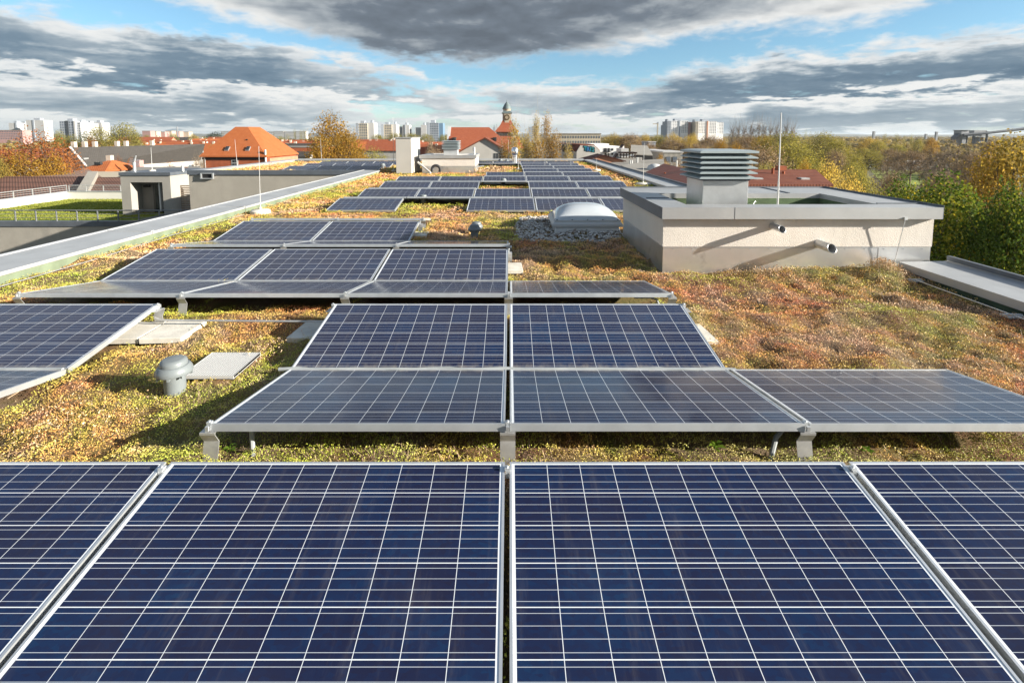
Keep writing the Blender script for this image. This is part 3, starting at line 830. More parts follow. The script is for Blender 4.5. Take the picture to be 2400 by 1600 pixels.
def leaves(y0, y1, x0, x1, size, dens):
    n = int((y1 - y0) * (x1 - x0) * dens)
    x, y = RNG.uniform(x0, x1, n), RNG.uniform(y0, y1, n)
    vis = np.abs(x) < (y + 2.2) * 1.2
    k = keep(x, y) & vis & (RNG.uniform(0, 1, n) < np.clip(.10 + 1.5 * vnoise(x * 7.5, y * 7.5, 6), 0, 1))
    x, y = x[k], y[k]
    # gather into sprigs
    cell = size * 3.2
    sx, sy = np.round(x / cell), np.round(y / cell)
    jx, jy = vnoise(sx * 1.0 + .5, sy + .5, 21) - .5, vnoise(sx + .5, sy + .5, 22) - .5
    cx, cy = (sx + jx * .9) * cell, (sy + jy * .9) * cell
    x = cx + (x - sx * cell) * .85; y = cy + (y - sy * cell) * .85
    tall = (.3 + .9 * vnoise(sx + .5, sy + .5, 23)) * (.25 + .7 * vnoise(x * 2.1, y * 2.1, 5) + .95 * vnoise(x * 7.5, y * 7.5, 6))
    r = np.hypot(x - cx, y - cy) / (cell * .6)
    z = ground_h(x, y) + .004 + (size * .9 + .020) * tall * np.clip(1.25 - r * r, .15, 1.2) * RNG.uniform(.35, 1.15, len(x))
    tint = np.clip(.62 * vnoise(sx + .5, sy + .5, 24) + .38 * RNG.uniform(0, 1, len(x)), 0, 1)
    return x, y, z, np.full(len(x), size) * RNG.uniform(.6, 1.25, len(x)), tint
chunks = [leaves(.4, 2.2, -6.2, 5.2, .014, 7000), leaves(2.2, 3.4, -6.2, 5.2, .0085, 21000), leaves(3.4, 5.0, -6.2, 5.2, .0098, 15000), leaves(5.0, 7.5, -6.3, 5.2, .0135, 7600), leaves(7.5, 11.5, -6.3, 5.2, .020, 4200),
          leaves(11.5, 18, -6.3, 5.2, .028, 2100), leaves(18, 34, -6.3, 5.2, .045, 850), leaves(23.8, 34, -15, -6.3, .055, 500)]
sx, sy, sz, ss, st_ = (np.concatenate([c[i] for c in chunks]) for i in range(5))
def leaf_quads(x, y, z, s, up=.9, aspect=.55):
    n = len(x)
    nrm = RNG.normal(0, 1, (n, 3)); nrm[:, 2] = np.abs(nrm[:, 2]) + up
    nrm /= np.linalg.norm(nrm, axis=1)[:, None]
    a = np.cross(nrm, RNG.normal(0, 1, (n, 3))); a /= np.linalg.norm(a, axis=1)[:, None]
    b_ = np.cross(nrm, a)
    c = np.stack([x, y, z], 1); s = s[:, None]
    v = np.stack([c - a * s * .5, c - b_ * s * aspect * .5 + nrm * s * .08, c + a * s * .5, c + b_ * s * aspect * .5 + nrm * s * .08], 1).reshape(-1, 3)
    return v, np.arange(4 * n).reshape(n, 4)
lv, lf = leaf_quads(sx, sy, sz, ss, .35, .62)
# dry stalks
def stalks(n, y0, y1, hmin, hmax, wd):
    x, y = RNG.uniform(-6.2, 5.15, n), RNG.uniform(y0, y1, n)
    patch = vnoise(x * .9, y * .9, 31)
    k = keep(x, y) & (np.abs(x) < (y + .6) * 1.1) & (RNG.uniform(0, 1, n) < np.clip((patch - .30) * 2.2, .04, 1))
    x, y = x[k], y[k]; n = len(x)
    z = ground_h(x, y) - .005
    hgt = RNG.uniform(hmin, hmax, n)
    az_ = RNG.uniform(0, 6.283, n); ln = RNG.uniform(.2, 1.6, n)
    tip = np.stack([x + np.cos(az_) * hgt * ln, y + np.sin(az_) * hgt * ln, z + hgt], 1)
    base = np.stack([x, y, z], 1)
    side = np.stack([-np.sin(az_), np.cos(az_), np.zeros(n)], 1) * (wd / 2)
    v = np.stack([base - side, base + side, tip + side * .6, tip - side * .6], 1).reshape(-1, 3)
    return v, n
d1, k1 = stalks(60000, 2.2, 5.0, .012, .040, .0018)
d2, k2 = stalks(34000, 5.0, 11, .018, .055, .0035)
d3, k3 = stalks(9000, 11, 24, .025, .07, .006)
def dry_clump(cx, cy, rx, ry, n, h0, h1, wd):      # stands of dead flower heads
    x, y = RNG.normal(cx, rx, n), RNG.normal(cy, ry, n)
    z = ground_h(x, y); hh = RNG.uniform(h0, h1, n) * np.exp(-((x - cx) / rx) ** 2 / 4)
    tip = np.stack([x + RNG.normal(0, .02, n), y + RNG.normal(0, .02, n), z + hh], 1); sd = RNG.normal(0, 1, (n, 3)) * wd
    return np.concatenate([np.stack([np.stack([x, y, z], 1) - sd * .3, np.stack([x, y, z], 1) + sd * .3, tip + sd * .3, tip - sd * .3], 1).reshape(-1, 3),
                           np.stack([tip - sd * 3, tip + np.roll(sd, 1, 1) * 3, tip + sd * 3, tip - np.roll(sd, 1, 1) * 3], 1).reshape(-1, 3)]), 2 * n
for args in ((4.82, 6.20, .10, .07, 600, .07, .15, .0015), (3.3, 6.28, .25, .06, 350, .04, .10, .0014), (4.3, 5.2, .3, .15, 300, .03, .08, .0014), (4.6, 4.1, .3, .2, 300, .03, .08, .0012), (-2.8, 3.0, .35, .2, 500, .02, .06, .001),
             (-2.0, 4.1, .25, .15, 400, .02, .06, .001), (-.9, 24.0, .5, .5, 500, .1, .35, .006)):
    dv, dk_ = dry_clump(*args); d3 = np.concatenate([d3, dv]); k3 += dk_
n0 = len(lf)
nd = k1 + k2 + k3
allv = np.concatenate([lv, d1, d2, d3])
allf = np.arange(4 * (n0 + nd)).reshape(-1, 4)
tint = np.concatenate([st_, RNG.uniform(0, 1, nd)])
dry = np.concatenate([np.zeros(n0), np.full(nd, .85)])
def near_panel(x, y):                   # plants in the shelter of the panels stay green
    g = np.zeros(len(x))
    for xl, ym, fc in PANELS:
        dx_ = np.maximum(np.maximum(xl - x, x - xl - 1.65), 0); dy_ = np.maximum(np.abs(y - ym) - .49, 0)
        g = np.maximum(g, np.clip(1.15 - np.hypot(dx_ * 1.5, dy_) / .30, 0, 1))
    return g
grn = near_panel(sx, sy) * np.clip(vnoise(sx * 2.2, sy * 2.2, 41) * 1.6 - .16, 0, 1)
grn = np.maximum(grn, np.clip((vnoise(sx * .8, sy * .8, 42) * .7 + vnoise(sx * 3.1, sy * 3.1, 43) * .3 - .60) * 6, 0, .9))
sed = link('sedum_plants', numpy_mesh('sedum_plants', allv, allf, M['sedum'], {'tint': tint, 'dry': dry, 'green': np.concatenate([grn, np.zeros(nd)])}))
tag(sed, 'low yellow green and rust coloured sedum covering the roof', 'sedum', kind='stuff')

# ---- a few broad-leaved weeds under the raised panels
M['weed'] = leaf_mat('weed_leaf', [(0, (.09, .17, .02)), (1, (.16, .25, .03))], .45, .35)
def weed(px, py, Y, s, label):
    p = P(px, py, Y)
    v, f = [], []
    for k in range(9):
        a_ = k * 2.4; l = s * random.uniform(.7, 1.1); zt_ = s * random.uniform(.2, .9)
        d = Vector((math.cos(a_), math.sin(a_), 0)); sd = Vector((-d.y, d.x, 0)) * l * .28
        c0 = Vector((0, 0, .02 + k * s * .05)); c1 = c0 + d * l * .55 + Vector((0, 0, zt_ * .5)); c2 = c0 + d * l + Vector((0, 0, zt_ * .25))
        i = len(v); v += [c0, c1 - sd, c2, c1 + sd]; f.append((i, i + 1, i + 2, i + 3))
    me = numpy_mesh('weed', np.array([tuple(q) for q in v]), np.array(f), M['weed'], {'tint': RNG.uniform(0, 1, len(f))})
    o = link('weed', me); o.location = (p.x, Y, float(ground_h(np.array([p.x]), np.array([Y]))[0]) + .01)
    tag(o, label, 'plant', 'weeds under the raised panels')
weed(1678, 1020, 2.66, .055, 'fresh green weed under the middle of the raised panel with the bent conduit')
weed(538, 1015, 2.68, .05, 'small green weed beside the bracket at the end of the raised panels')
weed(2035, 1020, 2.68, .04, 'small weed under the raised panel that reaches the picture edge')

# ---- gravel bed round the skylight and inside the shaft housing
def pebbles(name, pts, s0, s1, label):
    t = bpy.data.meshes.new('t'); bm_ = bmesh.new(); bmesh.ops.create_icosphere(bm_, subdivisions=1, radius=1.0); bm_.to_mesh(t); bm_.free()
    bv = np.array([v_.co[:] for v_ in t.vertices]); bf = np.array([p_.vertices[:] for p_ in t.polygons])
    V, F, T = [], [], []
    for i, (x, y, z) in enumerate(pts):
        s = RNG.uniform(s0, s1)
        sc = np.array([s * RNG.uniform(.8, 1.5), s * RNG.uniform(.7, 1.2), s * RNG.uniform(.4, .7)])
        a_ = RNG.uniform(0, 6.28); c_, s_ = math.cos(a_), math.sin(a_)
        vv = bv * sc * RNG.uniform(.9, 1.1, bv.shape)
        vv = np.stack([vv[:, 0] * c_ - vv[:, 1] * s_, vv[:, 0] * s_ + vv[:, 1] * c_, vv[:, 2]], 1) + (x, y, z)
        F.append(bf + len(bv) * i); V.append(vv); T.append(np.full(len(bf), RNG.uniform()))
    me = numpy_mesh(name, np.concatenate(V), np.concatenate(F), M['pebble'], {'tint': np.concatenate(T)}, smooth=True)
    return tag(link(name, me), label, 'gravel', kind='stuff')
pm, pb = mat_new('river_pebbles')
at = pb.new('ShaderNodeAttribute', attribute_name='tint')
pb.put(pb.bs.inputs['Base Color'], pb.ramp(at.outputs['Fac'], [(0, (.15, .14, .125)), (.3, (.40, .38, .35)), (.6, (.60, .57, .53)), (.85, (.76, .74, .71)), (1, (.22, .155, .11))]))
pb.bs.inputs['Roughness'].default_value = .75
M['pebble'] = pm
pts = []
while len(pts) < 2600:
    x, y = random.uniform(-.05, 2.2), random.uniform(8.25, 11.05)
    g = ((x - 1.10) / .98) ** 4 + ((y - 9.65) / 1.28) ** 4 + .5 * float(vnoise(np.array([x * 4]), np.array([y * 4]), 9)[0] - .5)
    if g > 1.05 or (.86 < x < 2.15 and 9.28 < y < 10.35): continue
    if x > 2.03 and y < 8.87: continue
    pts.append((x, y, float(ground_h(np.array([x]), np.array([y]))[0]) + random.uniform(.0, .028)))
pebbles('gravel', pts, .013, .026, 'grey and white pebbles around the skylight')
# ================================================================== ROOF EQUIPMENT
# ---- vent pipes
def vent_mesh():
    m = MB()
    m.lathe([(.074, -.06), (.074, .128), (.086, .130), (.086, .136)], 28)
    return m.mesh('vent_pipe', M['plastic_grey'], smooth=True)
def vent_cap():
    m = MB()
    m.lathe([(.100, .118), (.126, .118), (.129, .124), (.124, .150), (.112, .172), (.104, .180), (.0945, .1805), (.0935, .207), (.088, .216), (.074, .2265), (.070, .2275), (.002, .233)], 36)
    for k in range(8):
        a_ = k * math.pi / 4 + .2; c_, s_ = math.cos(a_), math.sin(a_)
        m.prism([(c_ * r_ - s_ * t_, s_ * r_ + c_ * t_, .098) for r_, t_ in ((.088, -.008), (.126, -.008), (.126, .008), (.088, .008))], (0, 0, .045))
    return m.mesh('vent_cap', M['plastic_grey'], smooth=True, fix=True)
ME_VP, ME_VC = vent_mesh(), vent_cap()
def vent(x, y, label, s=1.0):
    r = empty('roof_vent', (x, y, float(ground_h(np.array([x]), np.array([y]))[0]) + .02), label, 'roof vent', 'plastic vent pipes on the planted roof', rz=random.uniform(0, 6))
    adopt(link('pipe', ME_VP), r); adopt(link('cap', ME_VC), r)
    r.scale = (s, s, s)
vent(-2.405, 3.37, 'large grey plastic vent with a domed cap beside the metal grating', .92); bpy.data.objects['roof_vent'].location.z += .035
for px, py, s, lb in ((1112, 551, .92, 'grey vent pipe in front of another vent on the sedum near the skylight'), (1117, 540, .92, 'grey vent pipe half hidden behind the vent near the skylight'),
                      (992, 474, 1.0, 'grey vent at the end of the panel in the broken row'), (1180, 431, 1.0, 'grey vent in the sedum gap of the row broken by it'),
                      (897, 394, 1.2, 'dark vent at the corner of the courtyard wing'), (1173, 383, 1.2, 'dark far vent near the steel flue, next to a second one'), (1188, 383.5, 1.2, 'dark far vent closest to the steel flue')):
    g = G(px, py)
    vent(g.x, g.y, lb, s)

# ---- grating
m = MB(); S_ = .40
for k in range(21): m.box(-S_ / 2 + k * (S_ - .011) / 20, -S_ / 2 + k * (S_ - .011) / 20 + .011, -S_ / 2 + .006, S_ / 2 - .006, -.018, 0)
for k in range(10): m.box(-S_ / 2, S_ / 2, -S_ / 2 + .036 * (k + 1) - .001, -S_ / 2 + .036 * (k + 1) + .001, -.012, -.003)
gr = empty('metal_grating', (-2.265, 3.71, .014), 'square galvanised metal grating lying on the sedum beside the large vent', 'grating')
m.build('bars', M['white_paint'], gr)
m = MB()
for a in ((-S_ / 2, S_ / 2, -S_ / 2, -S_ / 2 + .005), (-S_ / 2, S_ / 2, S_ / 2 - .005, S_ / 2)): m.box(*a, -.022, .001)
for a in ((-S_ / 2, -S_ / 2 + .004, -S_ / 2 + .0055, S_ / 2 - .0055), (S_ / 2 - .004, S_ / 2, -S_ / 2 + .0055, S_ / 2 - .0055)): m.box(*a, -.022, .0013)
m.build('rim', M['white_paint'], gr)
m = MB(); m.box(-S_ / 2 + .01, S_ / 2 - .01, -S_ / 2 + .01, S_ / 2 - .01, -.032, -.026); m.build('pit', M['plastic_grey'], gr)

# ---- shaft housing beside the parapet
HX0, HX1, HY0, HY1 = 2.05, 5.66, 6.47, 8.80
Z0, Z1, Z2, Z3 = -.10, .318, .708, .862
hs = empty('shaft_housing', (HX0, HY0, 0), 'low beige rendered shaft housing with a broad grey metal rim by the parapet', 'roof housing')
def in_h(mb, name, mat, parent=None, **k):
    mb.v = [(x - HX0, y - HY0, z) for x, y, z in mb.v]
    return mb.build(name, mat, parent or hs, **k)
IX0, IX1, IY0, IY1 = 2.42, 5.06, 6.68, 7.95
m = MB()
m.box(HX0, HX1, HY0, IY0, Z1, Z3 - .02); m.box(HX0, HX1, IY1, HY1, Z1, Z3 - .021)
m.box(HX0, IX0, IY0, IY1, Z1, Z3 - .022); m.box(IX1, HX1, IY0, IY1, Z1, Z3 - .022)
in_h(m, 'wall', M['plaster'])
m = MB()
m.box(HX0 + .008, HX1 - .008, HY0 + .008, HY1 - .008, Z0, Z1 - .002)
in_h(m, 'flashing', M['flashing'])
m = MB()
for k in range(14): m.lathe([(.008, 0), (.006, .005), (.001, .006)], 8, c=(0, 0, 0))
for k in range(14):
    x = HX0 + .14 + k * .258
    sc = MB().tube([(x, HY0 + .009, Z1 - .03), (x, HY0 + .002, Z1 - .03)], .007, 8); in_h(sc, 'screw', M['alu'])
sm = MB(); sm.box(HX0 + 2.9, HX0 + 2.906, HY0 + .0045, HY0 + .0075, 0, Z1 - .012); sm.box(HX0 + .01, HX0 + 2.9, HY0 + .0035, HY0 + .0068, Z1 - .016, Z1 - .010)
in_h(sm, 'sheet_joint', M['cap_grey'])
# folded metal rim: front, back and the two sides, with a drip face outside and inside
def rim(x0, x1, y0, y1, outer, inner, zc=0.0):
    m = MB(); t = .006
    m.box(x0, x1, y0, y1, Z3 - .012 + zc, Z3 + zc)
    for side, dz in ((outer, Z3 - Z2), (inner, .075)):
        if side == 'y-': m.box(x0, x1, y0 - .0005, y0 + t, Z3 - dz, Z3 - .0125 + zc)
        if side == 'y+': m.box(x0, x1, y1 - t, y1 + .0005, Z3 - dz, Z3 - .0125 + zc)
        if side == 'x-': m.box(x0 - .0005, x0 + t, y0, y1, Z3 - dz, Z3 - .0125 + zc)
        if side == 'x+': m.box(x1 - t, x1 + .0005, y0, y1, Z3 - dz, Z3 - .0125 + zc)
    return m
OV = .030
in_h(rim(HX0 - .05, HX1 + OV, HY0 - .10, IY0, 'y-', 'y+'), 'metal_rim', M['cap_grey'])
in_h(rim(HX0 - .05, HX1 + OV, IY1, HY1 + OV, 'y+', 'y-'), 'metal_rim', M['cap_grey'])
in_h(rim(HX0 - .05, IX0, IY0 + .001, IY1 - .001, 'x-', 'x+', -.001), 'metal_rim', M['cap_grey'])
in_h(rim(IX1, HX1 + OV, IY0 + .001, IY1 - .001, 'x+', 'x-', -.001), 'metal_rim', M['cap_grey'])
# the drip faces of the side rims run on along the corners; raised outer lip at the back and outer side
m = MB()
m.box(HX0 - .0535, HX0 - .0485, HY0 - .101, HY1 + OV, Z2, Z3 + .002); m.box(HX1 + OV - .003, HX1 + OV + .003, HY0 - .101, HY1 + OV + .003, Z2, Z3 + .028)
m.box(HX0 - .02, HX1 + OV - .004, HY1 + OV - .003, HY1 + OV + .003, Z2, Z3 + .022)
m.box(HX0 + .9, HX0 + .906, HY0 - .1025, HY0 - .1005, Z2 + .002, Z3)
m.box(IX1 + .02, HX1 + .02, 6.72, 6.75, Z3 + .0005, Z3 + .012); m.box(4.55, 4.58, IY1 + .02, HY1 + .02, Z3 + .0005, Z3 + .012); m.box(IX0 - .36, IX0 - .02, 7.35, 7.37, Z3 - .0008, Z3 + .008)
in_h(m, 'rim_lip', M['zinc_dark'])
m = MB()
m.box(IX0 + .001, IX0 + .008, IY0, IY1, .40, Z3 - .078); m.box(IX1 - .008, IX1 - .001, IY0, IY1, .40, Z3 - .078)
m.box(IX0 + .009, IX1 - .009, IY0 + .001, IY0 + .008, .40, Z3 - .078); m.box(IX0 + .009, IX1 - .009, IY1 - .008, IY1 - .001, .40, Z3 - .078)
m.box(IX0 + .009, IX1 - .009, IY0 + .009, IY1 - .009, .40, .47)
M['membrane_lit'] = plain('sunlit_green_lining', (.075, .115, .055), .85, 0, .25, 4)  # lighter copy of the membrane green, sunlight put into the colour
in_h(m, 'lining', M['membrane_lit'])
pts = [(random.uniform(IX0 + .05, IX1 - .05), random.uniform(IY0 + .05, IY1 - .03),   .612 + random.uniform(0, .05)) for _ in range(1100)]
pts = [(x, y, z) for x, y, z in pts if not (2.74 < x < 3.45 and 6.97 < y < 7.68)]
m = MB(); m.box(IX0 + .01, IX1 - .01, IY0 + .01, IY1 - .01, .471, .605); in_h(m, 'gravel_bed', M['concrete'])
pebbles('gravel', pts, .014, .028, 'pebbles inside the rim of the shaft housing')
# two overflow pipes
def spout(x, z, r, ln, label):
    m = MB(); n = 24; y1 = HY0 + .03
    for k in range(n):
        a0, a1 = 2 * math.pi * k / n, 2 * math.pi * (k + 1) / n
        def q(a_, rr, tip): return (x + rr * math.cos(a_), y1 if not tip else HY0 - ln + .05 * (1 - math.sin(a_)) * (r / .05) * -.55, z + rr * math.sin(a_))
        o, i_ = r, r * .90
        m.quad(q(a0, o, 0), q(a1, o, 0), q(a1, o, 1), q(a0, o, 1)); m.quad(q(a1, i_, 0), q(a0, i_, 0), q(a0, i_, 1), q(a1, i_, 1)); m.quad(q(a0, o, 1), q(a1, o, 1), q(a1, i_, 1), q(a0, i_, 1))
    o = in_h(m, 'overflow_pipe', M['galv'], fix=False)
    o['label'] = label
spout(3.505, .60, .045, .22, 'short overflow pipe high on the wall')
spout(4.13, .360, .058, .26, 'wider overflow pipe low on the wall')

# ---- louvred cowls
def cowl(x0, y0, w_, zb, z1, ztop, nb, out, label, loc_z=0.0):
    r = empty('ventilation_cowl', (x0 + w_ / 2, y0 + w_ / 2, zb), label, 'ventilation cowl')
    h = w_ / 2
    m = MB(); m.box(-h, h, -h, h, 0, z1 - zb); m.build('duct', M['galv'], r, bevel=.006)
    m = MB(); m.box(-h - .015, h + .015, -h - .015, h + .015, z1 - zb + .0, z1 - zb + .02); m.box(-h + .06, h - .06, -h + .06, h - .06, z1 - zb + .021, ztop - zb - .03)  # inner core is dark to stand in for shade between the blades
    m.build('collar_and_core', M['dark'] if False else M['zinc_dark'], r)
    zz0, zz1 = z1 - zb + .028, ztop - zb - .036
    step = (zz1 - zz0) / nb
    m = MB()
    for k in range(nb):
        z = zz0 + k * step
        m.frustum((-h - out, h + out, -h - out, h + out, z), (-h - out, h + out, -h - out, h + out, z + .016))
        m.frustum((-h - out + .004, h + out - .004, -h - out + .004, h + out - .004, z + .0162), (-h + .05, h - .05, -h + .05, h - .05, z + step * .98))
    m.build('louvre_blades', M['cowl_blade'], r, bevel=.002)
    m = MB(); m.box(-h - out - .004, h + out + .004, -h - out - .004, h + out + .004, ztop - zb - .034, ztop - zb - .004)
    m.frustum((-h - out - .002, h + out + .002, -h - out - .002, h + out + .002, ztop - zb - .0038), (-h, h, -h, h, ztop - zb + .012))
    m.build('lid', M['cowl_blade'], r, bevel=.003)
    return r
cowl(2.77, 7.0, .65, .50, 1.158, 1.585, 5, .085, 'square galvanised ventilation cowl with five louvre blades on the near shaft housing')

# ---- lightning rods
def rod(base, top, label, r=.011, foot=.17, foot_h=.07, on=None):
    o = empty('lightning_rod', base, label, 'lightning rod', 'lightning rods')
    d = Vector(top) - Vector(base)
    MB().tube([(0, 0, .0), tuple(d * .35), tuple(d * .36), tuple(d)], r, 8, r2=r * .5).build('rod', M['white_paint'], o, smooth=True)
    if foot:
        MB().lathe([(foot, -.03), (foot, foot_h * .6), (foot * .85, foot_h), (.03, foot_h + .01), (.03, foot_h + .05), (.02, foot_h + .06)], 20).build('foot', M['concrete'], o, smooth=True)
for px, pt, pb_, dxp, lb, ft in ((610.5, 343, 498, -4, 'tall white lightning rod with a round concrete foot beside the courtyard coping', .22), (556.5, 327.7, 394, -6, 'slim lightning rod on the courtyard wing in front of the orange hip roof', .2),
                                 (754, 325, 377, -3, 'slim lightning rod at the far corner of the courtyard wing below the golden tree', .2), (1507, 335, 433, 3, 'white lightning rod with a round concrete foot by the far coping', .28),
                                 (1398, 371, 400, 0, 'short thin rod beside the far end of the coping', .22), (1338, 371, 394, 0, 'thin rod among the last panel rows, nearer the coping', .1),
                                 (1192, 327, 387, 0, 'thin tall rod just before the steel flue', .1), (1277, 371, 395, 0, 'thin rod in the middle of the last panel rows', .1),
                                 (1215, 369, 398, 0, 'thin short rod at the corner of the last panel rows', .1), (923, 275, 402, -2, 'tall thin rod beside the tall grey box', .1), (954, 280, 386, -1, 'tall thin rod rising behind the tall grey box', .1)):
    g = G(px, pb_)
    t = P(px + dxp, pt, g.y)
    rod((g.x, g.y, 0), tuple(t), lb, .0085 if g.y < 15 else .013, ft)
t = P(1831, 264.6, 7.55); bq = P(1823, 480, 7.55)
rod((bq.x, 7.55, .50), tuple(t), 'tallest white lightning rod standing inside the rim of the near shaft housing', .016, 0)
# lightning conductors
def wire(pts, label, r=.005): cable('lightning_conductor', pts, r, 'alu', label, 'wire', 6)
wire([(5.19, HY0 - .107, .72), (5.18, HY0 - .11, .68), (5.15, HY0 - .07, .3), (5.12, HY0 - .055, .04), (5.06, HY0 - .10, .015), (5.03, 6.0, .02), (5.02, 5.0, .02), (5.00, 3.5, .02), (5.0, 2.0, .02)],
     'thin metal conductor dropping down the housing and along the foot of the coping')
m = MB(); m.box(5.17, 5.21, HY0 - .122, HY0 - .103, .70, .735); tag(m.build('conductor_clip', M['alu']), 'small clip holding the conductor under the housing rim', 'clip')
for y, lb in ((5.95, 'white holder block of the conductor close to the housing'), (4.75, 'white holder block of the conductor farther from the housing')):
    m = MB()
    for k in range(5): m.box(4.94 + k * .035, 4.965 + k * .035, y - .05, y + .05, .0, .018)
    m.box(4.93, 5.11, y - .012, y + .012, .0185, .028)
    tag(m.build('conductor_holder', M['white_paint']), lb, 'holder')
wire([(-6.05, 3.0, .02), (-6.03, 5.0, .03), (-6.0, 7, .02), (-6.04, 8.6, .03), (-6.02, 11.0, .02)], 'thin pale conductor wire lying in the sedum along the courtyard coping')
wire([(4.0, 7.93, .74), (3.93, 7.85, .70), (3.92, 7.80, .60), (4.02, 7.7, .55), (4.16, 7.6, .54)], 'bent wire hanging from the inner rim of the housing', .006)

# ---- skylight
sk = empty('skylight', (1.49, 9.82, -.055), 'domed acrylic skylight on a pale curb in the gravel bed', 'skylight')
SX, SY = .655, .56
m = MB(); m.frustum((-SX, SX, -SY, SY, -.06), (-SX + .05, SX - .05, -SY + .05, SY - .05, .115)); m.build('curb', M['galv'], sk, bevel=.008)
m = MB()
m.box(-SX - .02, SX + .02, -SY - .02, SY + .02, .117, .165); m.frustum((-SX - .02, SX + .02, -SY - .02, SY + .02, .166), (-SX + .02, SX - .02, -SY + .02, SY - .02, .215)); m.box(-SX + .02, SX - .02, -SY + .02, SY - .02, .2155, .245)
m.build('frame', M['white_paint'], sk, bevel=.006)
mm, bb = mat_new('acrylic_dome')
bb.bs.inputs['Base Color'].default_value = (.56, .60, .63, 1); bb.bs.inputs['Roughness'].default_value = .12
bb.bs.inputs['Transmission Weight'].default_value = .18; bb.bs.inputs['IOR'].default_value = 1.45; bb.bs.inputs['Coat Weight'].default_value = .4
nx, ny = 30, 26
vx = np.linspace(-1, 1, nx); vy = np.linspace(-1, 1, ny)
XX, YY = np.meshgrid(vx, vy)
hh = .262 * ((1 - np.abs(XX) ** 2.6) * (1 - np.abs(YY) ** 2.6)) ** .60
v = np.stack([(XX * (SX - .035)).ravel(), (YY * (SY - .035)).ravel(), (.243 + hh).ravel()], 1)
i = (np.arange(ny - 1)[:, None] * nx + np.arange(nx - 1)[None, :]).ravel()
adopt(link('dome', numpy_mesh('dome', v, np.stack([i, i + 1, i + nx + 1, i + nx], 1), mm, smooth=True)), sk)
m = MB()
for k in range(5): m.lathe([(.014, .2455), (.014, .2555), (.004, .259)], 10, c=(-SX + .07 + k * (2 * SX - .14) / 4, -SY + .042, 0))
for k in range(5): m.lathe([(.014, .2455), (.014, .2555), (.004, .259)], 10, c=(-SX + .042, -SY + .10 + k * (2 * SY - .2) / 4, 0))
m.build('screw_caps', M['dark'], sk)

# ---- the far shaft housing, the tall box and the flue
fx0, fx1, fy = P(988.7, 380, 24.0).x, P(1113.7, 380, 24.0).x, 24.0
fh = empty('shaft_housing', (fx0, fy, 0), 'far beige shaft housing with a grey rim beside the tall grey box', 'roof housing')
def in_f(mb, name, mat, **k):
    mb.v = [(x - fx0, y - fy, z) for x, y, z in mb.v]
    return mb.build(name, mat, fh, **k)
m = MB(); m.box(fx0, fx1, fy, fy + 2.6, .318, .83); in_f(m, 'wall', M['plaster'])
m = MB(); m.box(fx0 + .008, fx1 - .008, fy + .008, fy + 2.59, -.1, .317); in_f(m, 'flashing', M['flashing'])
m = MB(); m.box(fx0 - .12, fx1 + .05, fy - .05, fy + .25, .69, .85); m.box(fx0 - .12, fx1 + .05, fy + 2.35, fy + 2.65, .69, .849); m.box(fx0 - .12, fx0 + .3, fy + .251, fy + 2.349, .69, .848); m.box(fx1 - .4, fx1 + .05, fy + .251, fy + 2.349, .69, .848)
in_f(m, 'metal_rim', M['cap_grey'])
m = MB(); m.tube([(fx1 + .06, fy + .3, .10), (fx1 + .02, fy + .3, .25), (fx1 + .42, fy + .35, .30)], .035, 8); in_f(m, 'overflow_pipe', M['galv'])
c0 = P(1044.5, 360, 24.7).x
cowl(c0 - .10, 24.7, .70, .5, P(1050, 351, 24.7).z, P(1050, 330.5, 24.7).z, 5, .09, 'square ventilation cowl with louvre blades on the far shaft housing')
q = P(1111, 366, 25.2)
m = MB(); m.tube([(q.x, 25.2, .5), (q.x, 25.2, P(1111, 345, 25.2).z)], .07, 12); tag(m.build('vent_stack', M['alu_dull'], smooth=True), 'thin grey pipe standing on the far shaft housing', 'pipe')
tx0, tx1 = P(928.6, 400, 23.4).x, P(965, 400, 23.4).x
tb = empty('equipment_box', ((tx0 + tx1) / 2, 23.4, 0), 'tall narrow grey metal box standing before the far shaft housing', 'equipment box')
ztop = P(945, 322.5, 23.4).z
hw = (tx1 - tx0) / 2
m = MB(); m.box(-hw, hw, 0, 2.3, .0, ztop - .04); m.build('casing', M['plaster_cream'], tb, bevel=.01)
m = MB(); m.frustum((-hw - .03, hw + .03, -.03, 2.33, ztop - .039), (-hw - .03, hw + .03, -.03, 2.33, ztop + .01)); m.build('lid', M['cap_grey'], tb)
m = MB(); m.box(-hw + .05, -hw + .09, .05, .09, -.06, -.001); m.box(hw - .09, hw - .05, .05, .09, -.06, -.001); m.box(-hw + .05, hw - .05, .3, 2.2, -.06, -.002); m.build('foot', M['zinc_dark'], tb)
a0, a1 = P(974, 382, 23.3), G(1013, 405, 0)
m = MB(); m.tube([(a0.x, 23.9, a0.z), (a1.x, 23.35, .03)], .05, 10); tag(m.build('drain_pipe', M['white_paint'], smooth=True), 'white pipe slanting down from the tall grey box', 'pipe')
hp = P(1021.5, 397, 23.5)
m = MB(); m.tube([(hp.x + .20 * math.cos(t_), 23.55, hp.z - .02 + .20 * math.sin(t_)) for t_ in np.linspace(-.6, 3.7, 20)], .065, 12); tag(m.build('flexible_hose', M['rubber'], smooth=True), 'black flexible hose arching before the far shaft housing', 'hose')
g = G(1206.5, 387.5)
fl_ = empty('steel_flue', (g.x, g.y, 0), 'shiny stainless steel flue with a rounded hood near the end of the roof', 'flue')
MB().lathe([(.165, -.05), (.165, .52), (.175, .53), (.175, .56), (.16, .57), (.16, .62)], 24).build('pipe', M['steel'], fl_, smooth=True)
MB().lathe([(.16, .621), (.21, .72), (.22, .86), (.20, .98), (.14, 1.08), (.03, 1.11)], 24).build('hood', M['steel'], fl_, smooth=True)
q = P(1201, 377, g.y - .25)
